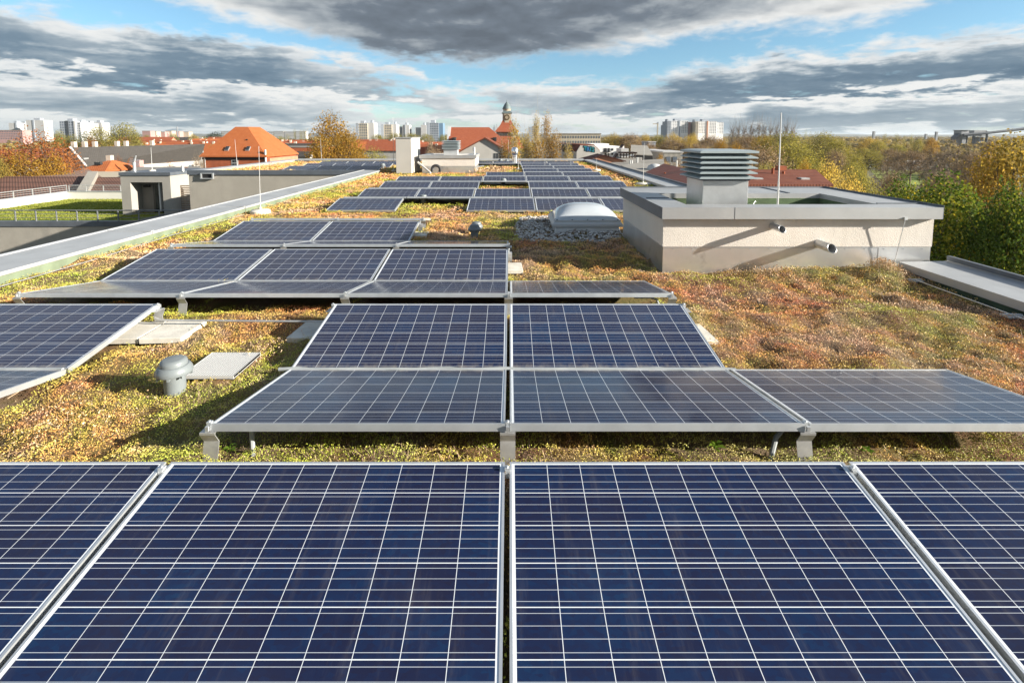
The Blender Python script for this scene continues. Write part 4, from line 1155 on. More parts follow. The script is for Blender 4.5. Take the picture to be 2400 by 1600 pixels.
m = MB(); m.box(-.05, .05, -.28, -.20, .0, .45); m.build('bracket', M['white_paint'], fl_)

# ================================================================== COURTYARD SIDE: roof terrace one storey down
TZ = -3.74
ty = 31.3
def y_of(px, py, z): return G(px, py, z).y
te = empty('terrace_building', (-27, 40, STREET), 'lower courtyard building with a roof terrace, pale parapets and a dark coping', 'building')
def in_t(mb, name, mat, parent=None, **k):
    mb.v = [(x + 27, y - 40, z - STREET) for x, y, z in mb.v]
    return mb.build(name, mat, parent or te, **k)
TX0, TX1, TY1 = -38.6, -15.7, 42.5
m = MB(); m.box(TX0, TX1, ty, TY1, STREET, TZ - .06); in_t(m, 'wall', M['plaster_grey'])
m = MB(); m.box(TX0 - .1, TX1, ty - .06, ty + .28, TZ - .30, TZ + .04); in_t(m, 'coping', M['zinc_dark'])
m = MB(); m.box(TX0 - .25, TX0, ty + .3, TY1 + .3, TZ - 2, TZ + .66); m.box(TX0 + .002, TX1, TY1, TY1 + .3, TZ - 2, TZ + .66); in_t(m, 'parapet', M['plaster_white'])
m = MB(); m.box(TX0 - .30, TX0 + .05, ty + .29, TY1 + .35, TZ + .662, TZ + .72); m.box(TX0 + .052, TX1, TY1 - .05, TY1 + .35, TZ + .662, TZ + .72); in_t(m, 'coping', M['zinc'])
m = MB(); m.box(TX0 + .01, -24.6, ty + .6, TY1 - .01, TZ - .055, TZ + .01)
m.box(-24.59, -15.8, ty + 5.6, TY1 - .01, TZ - .055, TZ + .008)
tag(m.build('terrace_lawn', M['lawn']), kind='structure')
gq = RNG.uniform(0, 1, (26000, 2)); gx_ = TX0 + .1 + gq[:, 0] * (-24.7 - TX0); gy_ = ty + .7 + gq[:, 1] * (TY1 - ty - .8)
gvv, gff = leaf_quads(gx_, gy_, TZ + .02 + RNG.uniform(0, .06, len(gx_)), np.full(len(gx_), .10), -.2, .35)
M['grass'] = leaf_mat('grass_blades', [(0, (.16, .20, .03)), (.6, (.26, .28, .05)), (1, (.36, .33, .08))], .6, .3)
tag(link('grass', numpy_mesh('grass', gvv, gff, M['grass'], {'tint': RNG.uniform(0, 1, len(gff))})), 'short green grass on the roof terrace', 'grass', kind='stuff')
m = MB(); m.box(-24.58, -15.8, ty + .3, ty + 5.58, TZ - .055, TZ + .004); tag(m.build('terrace_paving', M['flat_roof']), kind='structure')
# railings
M['rail_grey'] = plain('railing_paint', (.20, .21, .215), .5, .3, .1, 2)
def railing(p0, p1, n, label, h=.86, side=None, mat='alu_dull'):
    p0, p1 = Vector(p0), Vector(p1)
    r = empty('railing', tuple(p0), label, 'railing', 'railings of the roof terrace')
    d = p1 - p0
    for k in range(n):
        q_ = d * (k / (n - 1))
        MB().box(q_.x - .03, q_.x + .03, q_.y - .03, q_.y + .03, -.25 if side else 0, h).build('post', M[mat], r)
    for j, zz in enumerate((h + .001, h * .66, h * .33)):
        rr = .035 if j == 0 else .016
        MB().tube([(0, 0, zz), (d.x, d.y, zz)], rr, 8).build('rail', M[mat], r, smooth=True)
railing((TX0, ty + .05, TZ + .04), (-16.0, ty + .05, TZ + .04), 18, 'grey railing on the dark coping before the terrace lawn', .70, mat='rail_grey')
railing((TX0 - .1, ty + .5, TZ + .72), (TX0 - .1, TY1 + .1, TZ + .72), 8, 'railing on the sunlit white parapet beside the lawn', .50, side=1)
railing((TX0 + .1, TY1 + .1, TZ + .72), (-26.5, TY1 + .1, TZ + .72), 9, 'railing on the shaded parapet at the end of the lawn', .50, side=1)
# stair head on the terrace
sy0 = 33.8
sx0, sx1 = P(286, 470, sy0).x, P(402, 470, sy0).x
sz1 = P(340, 405, sy0).z
sh = empty('stair_head', (sx0, sy0, TZ), 'small rendered stair house with a dark doorway on the roof terrace', 'stair house')
def in_s(mb, name, mat, parent=None, **k):
    mb.v = [(x - sx0, y - sy0, z - TZ) for x, y, z in mb.v]
    return mb.build(name, mat, parent or sh, **k)
dx0, dx1 = P(308, 470, sy0).x, P(383, 470, sy0).x
dzt = P(340, 427.5, sy0).z
m = MB()
m.box(sx0, dx0, sy0, sy0 + 4.5, TZ, sz1 - .2); m.box(dx1, sx1, sy0, sy0 + 4.5, TZ, sz1 - .2); m.box(dx0, dx1, sy0, sy0 + 4.499, dzt, sz1 - .2); in_s(m, 'wall', M['stair_render'])
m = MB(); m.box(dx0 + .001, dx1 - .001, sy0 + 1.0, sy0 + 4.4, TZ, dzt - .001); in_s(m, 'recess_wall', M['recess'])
m = MB(); m.box(sx0 - .06, sx1 + .06, sy0 - .06, sy0 + 4.6, sz1 - .199, sz1 + .02); in_s(m, 'coping', M['zinc_dark'])
m = MB(); m.box(dx0 + .85, dx1 - .02, sy0 + .96, sy0 + .998, TZ, dzt - .02); door = in_s(m, 'door', M['door_grey']); m = MB(); m.box(dx1 - .95, dx1 - .021, sy0 + .945, sy0 + .959, TZ + .02, dzt - .021); in_s(m, 'dark_opening_sheet', M['dark'], door)  # near-black sheet on the door stands in for the unlit doorway
m = MB(); m.box(dx0 + 1.0, dx1 - 1.0, sy0 + .93, sy0 + .955, TZ + .1, dzt - .05); in_s(m, 'pane', M['dark_glass'], door)
m = MB(); m.box(dx0 + 1.72, dx0 + 1.82, sy0 + .30, sy0 + .95, TZ + .25, dzt - .03); in_s(m, 'open_leaf', M['plaster_white'], door)
m = MB(); m.box(dx0 + .30, dx0 + .75, sy0 + .78, sy0 + .90, dzt - .42, dzt - .27); in_s(m, 'lamp', M['dark'])
# timber screen beside it
lx0, lx1 = P(420, 460, 34.8).x, P(452, 460, 34.8).x
ts = empty('timber_screen', (lx0, 34.8, TZ), 'timber slat screen between the stair house and the courtyard wing', 'screen')
m = MB()
for k in range(15): m.box(0, lx1 - lx0 + .3, -.02, .02, .12 + k * .13, .20 + k * .13)
m.build('slats', M['wood'], ts)
m = MB(); m.box(-.05, .05, .021, .10, 0, 2.15); m.build('post', M['wood'], ts)
# roof bits of the stair house: flue, rod
for px, py0, py1, lb in ((316, 381, 405, 'small metal flue at the corner of the stair house roof'), (429, 388, 406, 'small metal flue on the stair house roof next to the courtyard wing')):
    a_ = P(px, py1, sy0 + 1.2); zt_ = P(px, py0, sy0 + 1.2).z
    MB_ = MB().tube([(a_.x, sy0 + 1.2, sz1), (a_.x, sy0 + 1.2, zt_)], .10, 12); tag(MB_.build('flue_pipe', M['alu'], smooth=True), lb, 'flue')
a_ = P(357, 404, sy0 + 1.5); rod((a_.x, sy0 + 1.5, sz1 + .02), tuple(P(353.7, 346, sy0 + 1.5)), 'slim lightning rod on the stair house roof', .02, .22)
# ================================================================== LAND
gm, gb = mat_new('city_ground')
gn = gb.noise(worldco(gb), .012, 6, .6)
gb.put(gb.bs.inputs['Base Color'], gb.ramp(gn, [(.3, (.05, .06, .022)), (.5, (.10, .095, .04)), (.7, (.13, .105, .07))]))
gb.bs.inputs['Roughness'].default_value = 1.0
m = MB(); n_ = 40
for i in range(n_):
    a0, a1 = 2 * math.pi * i / n_, 2 * math.pi * (i + 1) / n_
    m.quad((0, 0, STREET), (9000 * math.cos(a0), 9000 * math.sin(a0), STREET), (9000 * math.cos(a1), 9000 * math.sin(a1), STREET))
tag(m.build('ground', gm), kind='structure')
m = MB(); c0, c1 = G(2058, 430, STREET), G(2140, 402, STREET)
m.quad((c0.x - 4, c0.y - 8, STREET + .05), (c0.x + 26, c0.y - 8, STREET + .05), (c1.x + 22, c1.y + 10, STREET + .05), (c1.x - 14, c1.y + 10, STREET + .05))
tag(m.build('meadow_ground', M['lawn']), kind='structure')
M['gravel_field'] = plain('pale_field', (.20, .22, .19), .95, 0, .15, .1)
c0, c1 = G(2075, 402, STREET), G(2150, 386, STREET)
m = MB(); m.quad((c0.x - 20, c0.y + 8, STREET + .06), (c0.x + 45, c0.y + 8, STREET + .06), (c1.x + 50, c1.y + 6, STREET + .06), (c1.x - 30, c1.y + 6, STREET + .06))
tag(m.build('sports_field_ground', M['gravel_field']), kind='structure')
# low wooded ridge on the horizon
hm, hb = mat_new('hill_woods')
hb.put(hb.bs.inputs['Base Color'], hb.ramp(hb.noise(worldco(hb), .006, 6, .7), [(.3, (.07, .085, .07)), (.7, (.15, .14, .10))])); hb.bs.inputs['Roughness'].default_value = 1
nn = 160; v, f = [], []
for i in range(nn + 1):
    a = R(-62) + R(124) * i / nn; ca, sa = math.sin(a), math.cos(a)
    hgt = 12 + 20 * float(vnoise(np.array([i * .13]), np.array([3.3]), 4)[0]) + 7 * float(vnoise(np.array([i * .9]), np.array([.3]), 5)[0])
    v += [(ca * 3900, sa * 3900, STREET), (ca * 4300, sa * 4300, STREET + hgt * .8), (ca * 5200, sa * 5200, STREET + hgt * 1.25), (ca * 6200, sa * 6200, STREET)]
    if i < nn:
        for k in range(3): f.append((i * 4 + k, i * 4 + k + 4, i * 4 + k + 5, i * 4 + k + 1))
me = bpy.data.meshes.new('hills'); me.from_pydata(v, [], f); me.materials.append(hm)
tag(link('hills', me), kind='structure')

# ================================================================== BUILDINGS
def gz(py, Y): return P(VPX, py, Y).z
def gx(px, Y, py=340): return P(px, py, Y).x
ME_WIN = MB().box(-.5, .5, -.10, .05, -.5, .5).mesh('window', M['far_window'])
def windows(parent, spots, wd, ht, yaw=0.0, mat=None, name='window'):
    """shared window mesh, one object per window; beyond 100 the rest becomes one object"""
    for q_ in spots[:100]:
        o = link(name, ME_WIN, parent); o.location = q_; o.scale = (wd, 1, ht); o.rotation_euler.z = yaw
    if len(spots) > 100:
        m = MB(); c_, s_ = math.cos(yaw), math.sin(yaw)
        for x, y, z in spots[100:]:
            m.prism([(x + c_ * a_ - s_ * b_, y + s_ * a_ + c_ * b_, z - ht / 2) for a_, b_ in ((-wd / 2, -.1), (wd / 2, -.1), (wd / 2, .05), (-wd / 2, .05))], (0, 0, ht))
        o = m.build('more_windows', M['far_window'], parent); o['kind'] = 'stuff'
def tower(px0, px1, pyt, Y, depth, label, mat='tower_white', side=None, pxs=None, floors=11, cols=6, stripe=None, wins=True, step=None, group=None, roofbox=True):
    """a slab high-rise seen across the city; pxs: pixel where its front ends and its sunlit end wall begins"""
    x0, x1, zt = gx(px0, Y, pyt), gx(px1, Y, pyt), gz(pyt, Y)
    r = empty('tower_block', ((x0 + x1) / 2, Y, STREET), label, 'high-rise', group)
    wd, H = x1 - x0, zt - STREET
    m = MB(); m.box(-wd / 2, wd / 2, 0, depth, 0, H); m.build('wall', M[mat], r)
    if stripe:
        for s0, s1, sm in stripe:
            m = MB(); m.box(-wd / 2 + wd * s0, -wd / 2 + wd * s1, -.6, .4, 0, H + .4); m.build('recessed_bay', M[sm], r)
    if roofbox:
        m = MB(); m.box(-wd * .2, wd * .15, depth * .3, depth * .7, H + .01, H + 3.2); m.build('roof_house', M['tower_grey'], r)
    if wins:
        fh, cw = H / floors, wd / cols
        occ = stripe or []
        sp = []
        for j in range(floors - 1, max(-1, floors - 9), -1):
            for i in range(cols):
                t_ = (i + .5) / cols
                if any(s0 - .03 < t_ < s1 + .03 for s0, s1, _ in occ): continue
                sp.append((-wd / 2 + (i + .5) * cw, -.02, (j + .5) * fh))
        windows(r, sp, cw * .5, fh * .5)
    return r
TB = 'tower blocks on the skyline'
tower(20, 40, 288.5, 760, 14, 'white tower block at the picture edge with one dark bay', stripe=[(.78, .98, 'tower_grey')], cols=4, wins=False)
tower(40.2, 60, 290, 770, 14, 'lower white tower block joined to the one at the picture edge', wins=False)
tower(60.5, 102, 282, 740, 14, 'taller white tower block behind the russet tree', stripe=[(.38, .47, 'tower_grey')], wins=False)
tower(139, 176, 284, 640, 16, 'grey gridded tower block with a dark central bay', mat='tower_grey', stripe=[(.40, .56, 'dark_glass'), (.90, 1.0, 'tower_white')], cols=7)
tower(176.4, 188, 287, 642, 16, 'narrow white tower slab against the grey gridded one', cols=2)
tower(188.4, 197, 289, 700, 14, 'dark narrow tower block in the shade', mat='tower_grey', wins=False)  # grey panel colour stands in for the shade on this block
tower(197.2, 211, 289, 700, 14, 'white tower block with a dark neighbour beside the big olive tree', wins=False)
tower(214, 238, 287.5, 720, 14, 'white tower block half hidden by the big olive tree', stripe=[(.0, .14, 'tower_grey')], wins=False)
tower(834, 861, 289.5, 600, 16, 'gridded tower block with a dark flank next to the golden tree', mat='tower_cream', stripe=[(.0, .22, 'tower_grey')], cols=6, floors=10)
tower(861.3, 876, 288, 602, 16, 'white windowless tower slab next to the golden tree', wins=False)
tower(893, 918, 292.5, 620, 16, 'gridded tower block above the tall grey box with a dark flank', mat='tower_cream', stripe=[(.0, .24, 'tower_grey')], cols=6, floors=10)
tower(918.3, 929, 291.5, 622, 16, 'white slab joined to the gridded block above the tall grey box', wins=False)
tower(929.5, 943, 297, 700, 16, 'lower stepped white block above the tall grey box', wins=False, roofbox=False)
tower(943.3, 959, 293, 690, 16, 'upper stepped white block with a dark joint above the tall grey box', wins=False, stripe=[(.32, .42, 'tower_grey')])
tower(973, 986, 299, 690, 16, 'lower white block before the blue tower', wins=False, roofbox=False)
tower(986.3, 999, 293, 688, 16, 'taller white block touching the blue tower', wins=False)
tower(999.5, 1028, 288, 560, 16, 'blue grey tower block with dense rows of windows', mat='tower_grey', cols=7, floors=12, stripe=[(.0, .2, 'tower_grey')])
tower(1028.3, 1038, 288.6, 561, 16, 'bright blue end slab of the blue grey tower', mat='tower_blue', wins=False, roofbox=False)
tower(1155, 1161, 299, 640, 14, 'small grey tower behind the clock tower roof', mat='tower_grey', wins=False)
tower(1161.2, 1168, 297, 641, 14, 'small white tower behind the clock tower roof', wins=False)
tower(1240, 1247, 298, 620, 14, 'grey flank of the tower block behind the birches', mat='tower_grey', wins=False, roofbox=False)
tower(1247.2, 1263, 296, 621, 14, 'pale tower block behind the birches', mat='tower_cream', cols=4)
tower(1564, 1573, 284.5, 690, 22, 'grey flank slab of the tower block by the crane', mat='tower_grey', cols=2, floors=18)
tower(1573.2, 1613, 283.5, 700, 22, 'white tower block with a dark central bay by the crane', mat='white_render', cols=10, floors=18, stripe=[(.46, .54, 'tower_grey')])
tower(1613.2, 1619, 286, 701, 20, 'pink end slab of the tower block by the crane', mat='tower_pink', wins=False, roofbox=False)
tower(1557, 1560, 293, 900, 20, 'thin dark tower far behind the crane', mat='tower_grey', wins=False, roofbox=False)
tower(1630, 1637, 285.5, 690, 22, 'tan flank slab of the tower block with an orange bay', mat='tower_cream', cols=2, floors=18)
tower(1637.2, 1680, 284.5, 700, 22, 'white tower block with an orange brown bay', mat='white_render', cols=10, floors=18, stripe=[(.46, .53, 'brick_pale')])
tower(1680.2, 1696, 287, 705, 20, 'grey white gridded slab beside the orange bay tower', mat='white_render', cols=4, floors=18, roofbox=False)
def slabblock(px0, px1, py0, Y, floors, cols, mat, label, depth=12, wins=True, group=None):
    x0, x1, zt = gx(px0, Y, py0), gx(px1, Y, py0), gz(py0, Y)
    r = empty('apartment_block', ((x0 + x1) / 2, Y, STREET), label, 'apartment block', group)
    wd, H = x1 - x0, zt - STREET
    MB().box(-wd / 2, wd / 2, 0, depth, 0, H).build('wall', M[mat], r)
    MB().box(-wd / 2 - .3, wd / 2 + .3, -.3, depth + .3, H + .001, H + .6).build('roof', M['flat_roof'], r)
    if wins:
        fh, cw = 2.9, wd / cols
        windows(r, [(-wd / 2 + (i + .5) * cw, -.02, H - (j + .55) * fh) for j in range(floors) for i in range(cols)], cw * .45, 1.4)
    return r
slabblock(1298, 1408, 315, 290, 5, 18, 'tower_cream', 'long cream apartment block behind the graffiti gable')
slabblock(-20, 52, 306, 640, 4, 18, 'tower_pink', 'pink apartment block behind the russet trees')
for k, (a_, c_) in enumerate(((333, 352), (353, 366), (368, 386), (388, 402), (404, 420), (422, 442))):
    slabblock(a_, c_, 307.5 + (k % 3), 900 + 12 * k, 5, 7, 'tower_pink' if k % 2 == 0 else 'tower_cream', ['distant pink slab beside the olive tree', 'distant cream slab next to the pink one', 'third distant slab, pink, in the low row', 'fourth distant slab, cream, in the low row', 'fifth distant slab, pink, in the low row', 'last distant cream slab near the lattice mast'][k], wins=False)
for k, (a_, c_) in enumerate(((518, 548), (622, 640), (642, 664), (666, 690), (692, 716))):
    slabblock(a_, c_, 308.5 + (k % 2), 980, 6, 9, 'tower_white', ['white distant slab before the orange hip roof apex', 'white distant slab just beyond the orange hip roof', 'second white distant slab beyond the hip roof', 'third white distant slab beyond the hip roof', 'white distant slab behind the golden tree'][k], wins=True)

def gable(name, label, cat, c, ln, wd, z_eave, z_ridge, rz, mat_r, mat_w, over=.4, group=None, chim=(), hip=0.0, thick=.25, base=None):
    """a pitched-roof house: ridge along local x, centred on c (x, y)"""
    base = STREET if base is None else base
    r = empty(name, (c[0], c[1], base), label, cat, group, rz=rz)
    e, g = z_eave - base, z_ridge - base
    hl, hw = ln / 2, wd / 2
    m = MB(); m.box(-hl, hl, -hw, hw, 0, e)
    if not hip:
        for sx_ in (-hl, hl - .3): m.prism([(sx_, -hw, e + .002), (sx_, hw, e + .002), (sx_, 0, g - .05)], (.3, 0, 0))
    m.build('wall', M[mat_w], r)
    m = MB(); o_ = over; sl = (g - e) / hw; ez = e - sl * o_
    hx = hl + o_ * (1 if hip else .6); rx = max(.2, hl - hip)
    rx = hl + o_ * .6 if not hip else rx
    A = [(-hx, -hw - o_, ez), (hx, -hw - o_, ez), (hx, hw + o_, ez), (-hx, hw + o_, ez), (-rx, 0, g), (rx, 0, g)]
    up = (0, 0, thick)
    def slabf(*ids): m.prism([A[k] for k in ids], up)
    slabf(0, 1, 5, 4); slabf(2, 3, 4, 5)
    if hip: slabf(1, 2, 5); slabf(3, 0, 4)
    rf = m.build('roof', M[mat_r], r)
    for k, (cx, cy, h_) in enumerate(chim):
        zc_ = g - abs(cy) * sl
        MB().box(cx - .4, cx + .4, cy - .35, cy + .35, zc_ - .5, zc_ + h_).build('chimney', M['chimney'], rf)
    return r
# --- orange hip-roofed brick house
YO = 105.0
ex0, ex1 = gx(470, YO, 368), gx(627, YO, 368)
ze, zr = gz(368.5, YO), gz(301, YO + 8)
lnO = ex1 - ex0 - 1.0
dO = 15.0
r = empty('brick_house', ((ex0 + ex1) / 2, YO + dO / 2, STREET), 'large orange hip roofed brick building with two skylights', 'building')
e, g_ = ze - STREET, zr - STREET
hl, hw = lnO / 2, dO / 2
MB().box(-hl, hl, -hw, hw, 0, e - .05).build('wall', M['brick_red'], r)
ra0, ra1 = gx(563, YO + 8, 301) - (ex0 + ex1) / 2, gx(592, YO + 8, 301) - (ex0 + ex1) / 2
m = MB(); o_ = .5
A = [(-hl - o_, -hw - o_, e), (hl + o_, -hw - o_, e), (hl + o_, hw + o_, e), (-hl - o_, hw + o_, e), (ra0, -1.5, g_), (ra1, -1.5, g_), (ra1 + 1.0, 2.0, g_), (ra0, 2.0, g_)]
up = (0, 0, .3)
for ids in ((0, 1, 5, 4), (1, 2, 6, 5), (2, 3, 7, 6), (3, 0, 4, 7), (4, 5, 6, 7)): m.prism([A[k] for k in ids], up)
rf = m.build('roof', M['tile_orange'], r)
def on_roof(px, py, wd, ht, name, mat, parent, A=A, ctr=((ex0 + ex1) / 2, YO + dO / 2)):
    # point on the front slope seen at the pixel
    n_ = (Vector(A[1]) - Vector(A[0])).cross(Vector(A[4]) - Vector(A[0])).normalized()
    p0 = Vector((A[0][0] + ctr[0], A[0][1] + ctr[1], A[0][2] + STREET + .3))
    d = ray(px, py); o = Vector((0, 0, CAM_H)); t_ = (p0 - o).dot(n_) / d.dot(n_); q_ = o + d * t_
    up_ = (Vector(A[4]) - Vector(A[0])); up_ = Vector((0, up_.y, up_.z)).normalized(); n2 = Vector((1, 0, 0)).cross(up_)
    c_ = q_ - Vector((ctr[0], ctr[1], STREET))
    m = MB(); m.prism([tuple(c_ + Vector((a_, 0, 0)) + up_ * b_) for a_, b_ in ((-wd / 2, -ht / 2), (wd / 2, -ht / 2), (wd / 2, ht / 2), (-wd / 2, ht / 2))], tuple(n2 * .16))
    return m.build(name, M[mat], parent)
for px in (533, 581.5):
    k = on_roof(px, 349.5, .85, 1.2, 'roof_window', 'alu_dull', rf); on_roof(px, 349.3, .66, 1.0, 'pane', 'dark_glass', rf).location = (0, -.08, .12)
on_roof(578.5, 328.5, .35, .3, 'roof_hatch', 'dark', rf)
cxo, cyo = (ex0 + ex1) / 2, YO + dO / 2
def wbox(px0, px1, py0, py1, name, mat, parent=r, dy=0.0):
    a_, c_ = P(px0, py1, YO), P(px1, py0, YO)
    m = MB(); m.box(a_.x - cxo, c_.x - cxo, -hw - .06 + dy, -hw + .1, a_.z - STREET, c_.z - STREET); return m.build(name, M[mat], parent)
w_ = wbox(544, 558, 374.5, 400, 'window', 'white_paint')
for i in range(2):
    for j in range(3): wbox(545 + i * 6.6, 550.2 + i * 6.6, 376 + j * 7, 381.5 + j * 7, 'pane', 'dark_glass', w_, -.03)
m = MB(); m.tube([(-hl + .5, -hw - .15, 0), (-hl + .5, -hw - .15, e - .1)], .09, 8); m.build('drainpipe', M['alu_dull'], r)
m = MB(); m.tube([(hl + .1, -hw - .1, e - 3), (hl + .1, -hw - .1, e + 1.6)], .22, 10); m.build('flue', M['alu_dull'], r)
sp = [(hl + .02, -hw + 3.5 + 3.0 * k, e - 2.2) for k in range(5)]
for q_ in sp:
    o = link('window', ME_WIN, r); o.location = q_; o.scale = (1.0, 1, 1.7); o.rotation_euler.z = R(90)
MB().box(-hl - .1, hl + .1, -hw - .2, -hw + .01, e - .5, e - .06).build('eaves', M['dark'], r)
# lower pale-brick annex on its right flank
MB().box(hl + .02, hl + .5, -hw + 1, hw, 0, e - .3).build('side_wall', M['brick_pale'], r)
# --- long grey-roofed row house along the street
gA = P(201, 393, 106); gB = P(470, 376, 146)
rA, rB = P(163, 349, 106), P(480, 340, 146)
r = empty('row_house', (gA.x, gA.y, STREET), 'long grey roofed row house with small dormers and roof windows', 'building')
def rel(p): return (p.x - gA.x, p.y - gA.y, p.z - STREET)
m = MB(); back = Vector((-9, 2, -4.5))
for q0, q1, q2, q3 in ((gA, gB, rB, rA), (rA, rB, rB + back, rA + back)):
    m.prism([rel(q0), rel(q1), rel(q2), rel(q3)], (0, 0, .3))
rf = m.build('roof', M['tile_grey'], r)
m = MB(); m.prism([rel(gA + Vector((-.4, .3, -.1))), rel(gB + Vector((-.4, -.3, -.1))), (gB.x - gA.x - .4, gB.y - gA.y - .3, 0), (-.4, .3, 0)], (-.3, 0, 0))
m.prism([rel(gA + Vector((-.5, .3, -.1))), rel(rA + Vector((0, .3, -.1))), rel(rA + back + Vector((0, .3, -.1))), ((rA + back).x - gA.x, .3 + (rA + back).y - gA.y, 0), (-.5, .3, 0)], (0, .3, 0))
m.build('wall', M['plaster_cream'], r)
m = MB(); m.prism([rel(gA + Vector((0, -.15, .31))), rel(rA + Vector((0, -.15, .31))), rel(rA + Vector((0, .35, .31))), rel(gA + Vector((0, .35, .31)))], (0, 0, .22)); m.build('verge', M['white_paint'], rf)
dirv = (gB - gA).normalized()
for px, py, dorm in ((388, 358, True), (470, 356, True), (200, 376, False), (347, 366, False), (412, 362, False), (434, 361, False)):
    # place on the street-side slope
    n_ = (gB - gA).cross(rA - gA).normalized(); d = ray(px, py); o = Vector((0, 0, CAM_H)); q_ = o + d * ((gA - o).dot(n_) / d.dot(n_))
    c_ = rel(q_)
    if dorm:
        m = MB(); m.box(c_[0] - 2.2, c_[0] + .3, c_[1] - 1.1, c_[1] + 1.1, c_[2] - .5, c_[2] + 1.3); dm = m.build('dormer', M['tile_grey'], rf)
        m = MB(); m.box(c_[0] + .301, c_[0] + .36, c_[1] - .8, c_[1] + .8, c_[2] - .2, c_[2] + 1.1); m.build('window', M['white_paint'], dm)
    else:
        m = MB(); m.box(c_[0] - .5, c_[0] + .25, c_[1] - .6, c_[1] + .6, c_[2] + .2, c_[2] + .55); m.build('roof_window', M['alu_dull'], rf)
for t_, off in ((.04, 0), (.10, 0), (.16, 0), (.30, 0), (.36, 0), (.55, 0)):
    q_ = rA.lerp(rB, t_); c_ = rel(q_)
    MB().box(c_[0] - .9, c_[0] - .2, c_[1] - .4, c_[1] + .4, c_[2] - .3, c_[2] + 1.5).build('chimney', M['chimney'], rf)
for t_ in (.2, .45, .7, .9):
    q_ = gA.lerp(gB, t_); c_ = rel(q_)
    o = link('window', ME_WIN, r); o.location = (c_[0] - .38, c_[1], c_[2] - 1.9); o.scale = (2.2, 1, 1.5); o.rotation_euler.z = R(96)
# --- russet roof just behind the row house gable, partly hidden by the tree
gable('house', 'weathered red roofed house behind the russet tree by the white verge', 'house', (gx(165, 118, 370) - 4, 112), 20, 12, gz(386, 112), gz(352, 112), R(88), 'tile_rust', 'plaster_cream')
# --- small orange pyramid-roofed house
Yp = 80.0
pc = (gx(262, Yp + 4, 395), Yp + 4)
h1 = gable('house', 'small house with a bright orange tiled hip roof and a tiny chimney', 'house', pc, gx(296, Yp, 400) - gx(226, Yp, 400) - .8, 8.0, gz(401, Yp), gz(376.5, Yp + 4), 0, 'tile_orange', 'plaster_cream', hip=2.2, thick=.15, chim=((-.2, 0, .9),))
rfp = [c_ for c_ in kids(h1) if c_.name.startswith('roof')][0]
m = MB(); m.box(-.75, .25, -2.6, -2.1, gz(386, Yp) - STREET - .1, gz(381, Yp) - STREET); m.build('roof_window', M['dark_glass'], rfp)
q_ = P(320, 385, 84); tag(MB().box(q_.x - .5, q_.x + .5, 84, 85, STREET, gz(376, 84)).build('chimney_stack', M['tower_pink']), 'pink chimney stack beside the small orange roof', 'chimney')
q_ = P(313, 400, 82); t2 = P(319, 365, 82)
m = MB()
m.tube([(q_.x, 82, STREET), (q_.x, 82, gz(388, 82)), (t2.x, 82, t2.z)], .10, 6)
for k in range(5): m.tube([(q_.x - .8 + .1 * k, 82, gz(386 - 3.2 * k, 82)), (q_.x + .9 + .08 * k, 82, gz(387.5 - 3.2 * k, 82))], .05, 5)
tag(m.build('aerial', M['alu']), 'tilted rooftop aerial beside the small orange roof', 'aerial')
# pale yellow flat part in front of it
gable('house', 'house with a pale yellow shed roof between white verges below the small orange roof', 'house', (gx(252, 66, 412), 68), 5.2, 7, gz(423, 64), gz(404, 68), 0, 'tower_cream', 'plaster_white', thick=.12)
# --- brown ribbed roofs beyond the terrace
yb = 50.0
zb0, zb1 = gz(463, yb - 3), gz(417.5, yb + 4)
def roofplane(name, label, pts, mat, th=.2, wall='plaster_cream', cat='building', group=None, extra=None):
    """a roof plane on walls going down to the street"""
    pts = [Vector(p) for p in pts]
    c = sum(pts, Vector()) / len(pts)
    r = empty(name, (c.x, c.y, STREET), label, cat, group)
    loc = [p - Vector((c.x, c.y, STREET)) for p in pts]
    m = MB(); m.prism([tuple(p) for p in loc], (0, 0, th)); rf = m.build('roof', M[mat], r)
    m = MB()
    s = [c_ * .985 for c_ in loc]
    for k in range(len(s)):
        a_, b_ = s[k], s[(k + 1) % len(s)]
        a_, b_ = Vector((a_.x, a_.y, loc[k].z - .06)), Vector((b_.x, b_.y, loc[(k + 1) % len(s)].z - .06))
        m.quad((a_.x, a_.y, 0), (b_.x, b_.y, 0), tuple(b_), tuple(a_))
    m.build('wall', M[wall], r, fix=True)
    return r, rf
xa0, xa1, xa2 = gx(-60, yb, 430), gx(203, yb, 430), gx(300, yb, 430)
roofplane('hall', 'long low hall with dark brown ribbed roof tiles beyond the white terrace parapet', [(xa0, yb - 4, gz(467, yb - 4)), (gx(190, yb - 4, 460), yb - 4, gz(467, yb - 4)), (gx(212, yb + 4, 420), yb + 4, zb1), (xa0 - 5, yb + 4, zb1)], 'tile_brown')
roofplane('hall', 'short brown ribbed tile roof between the pale verge and the stair house', [(gx(197, yb - 4, 460), yb - 4, gz(464, yb - 4)), (gx(310, yb - 4, 460), yb - 4, gz(464, yb - 4)), (gx(310, yb + 4, 420), yb + 4, zb1 - .1), (gx(222, yb + 4, 420), yb + 4, zb1 - .1)], 'tile_brown')
m = MB(); v0, v1 = P(193, 446, yb - 3.5), P(219, 415, yb + 4.2)
v0.z = gz(464, yb - 4) + .15; v1.z = zb1 + .2
m.prism([tuple(v0 + Vector((-.55, 0, 0))), tuple(v0 + Vector((.55, 0, 0))), tuple(v1 + Vector((.55, 0, 0))), tuple(v1 + Vector((-.55, 0, 0)))], (0, 0, .55))
tag(m.build('verge_wall', M['plaster_grey']), 'pale coped fire wall between the two brown ribbed roofs', 'fire wall')
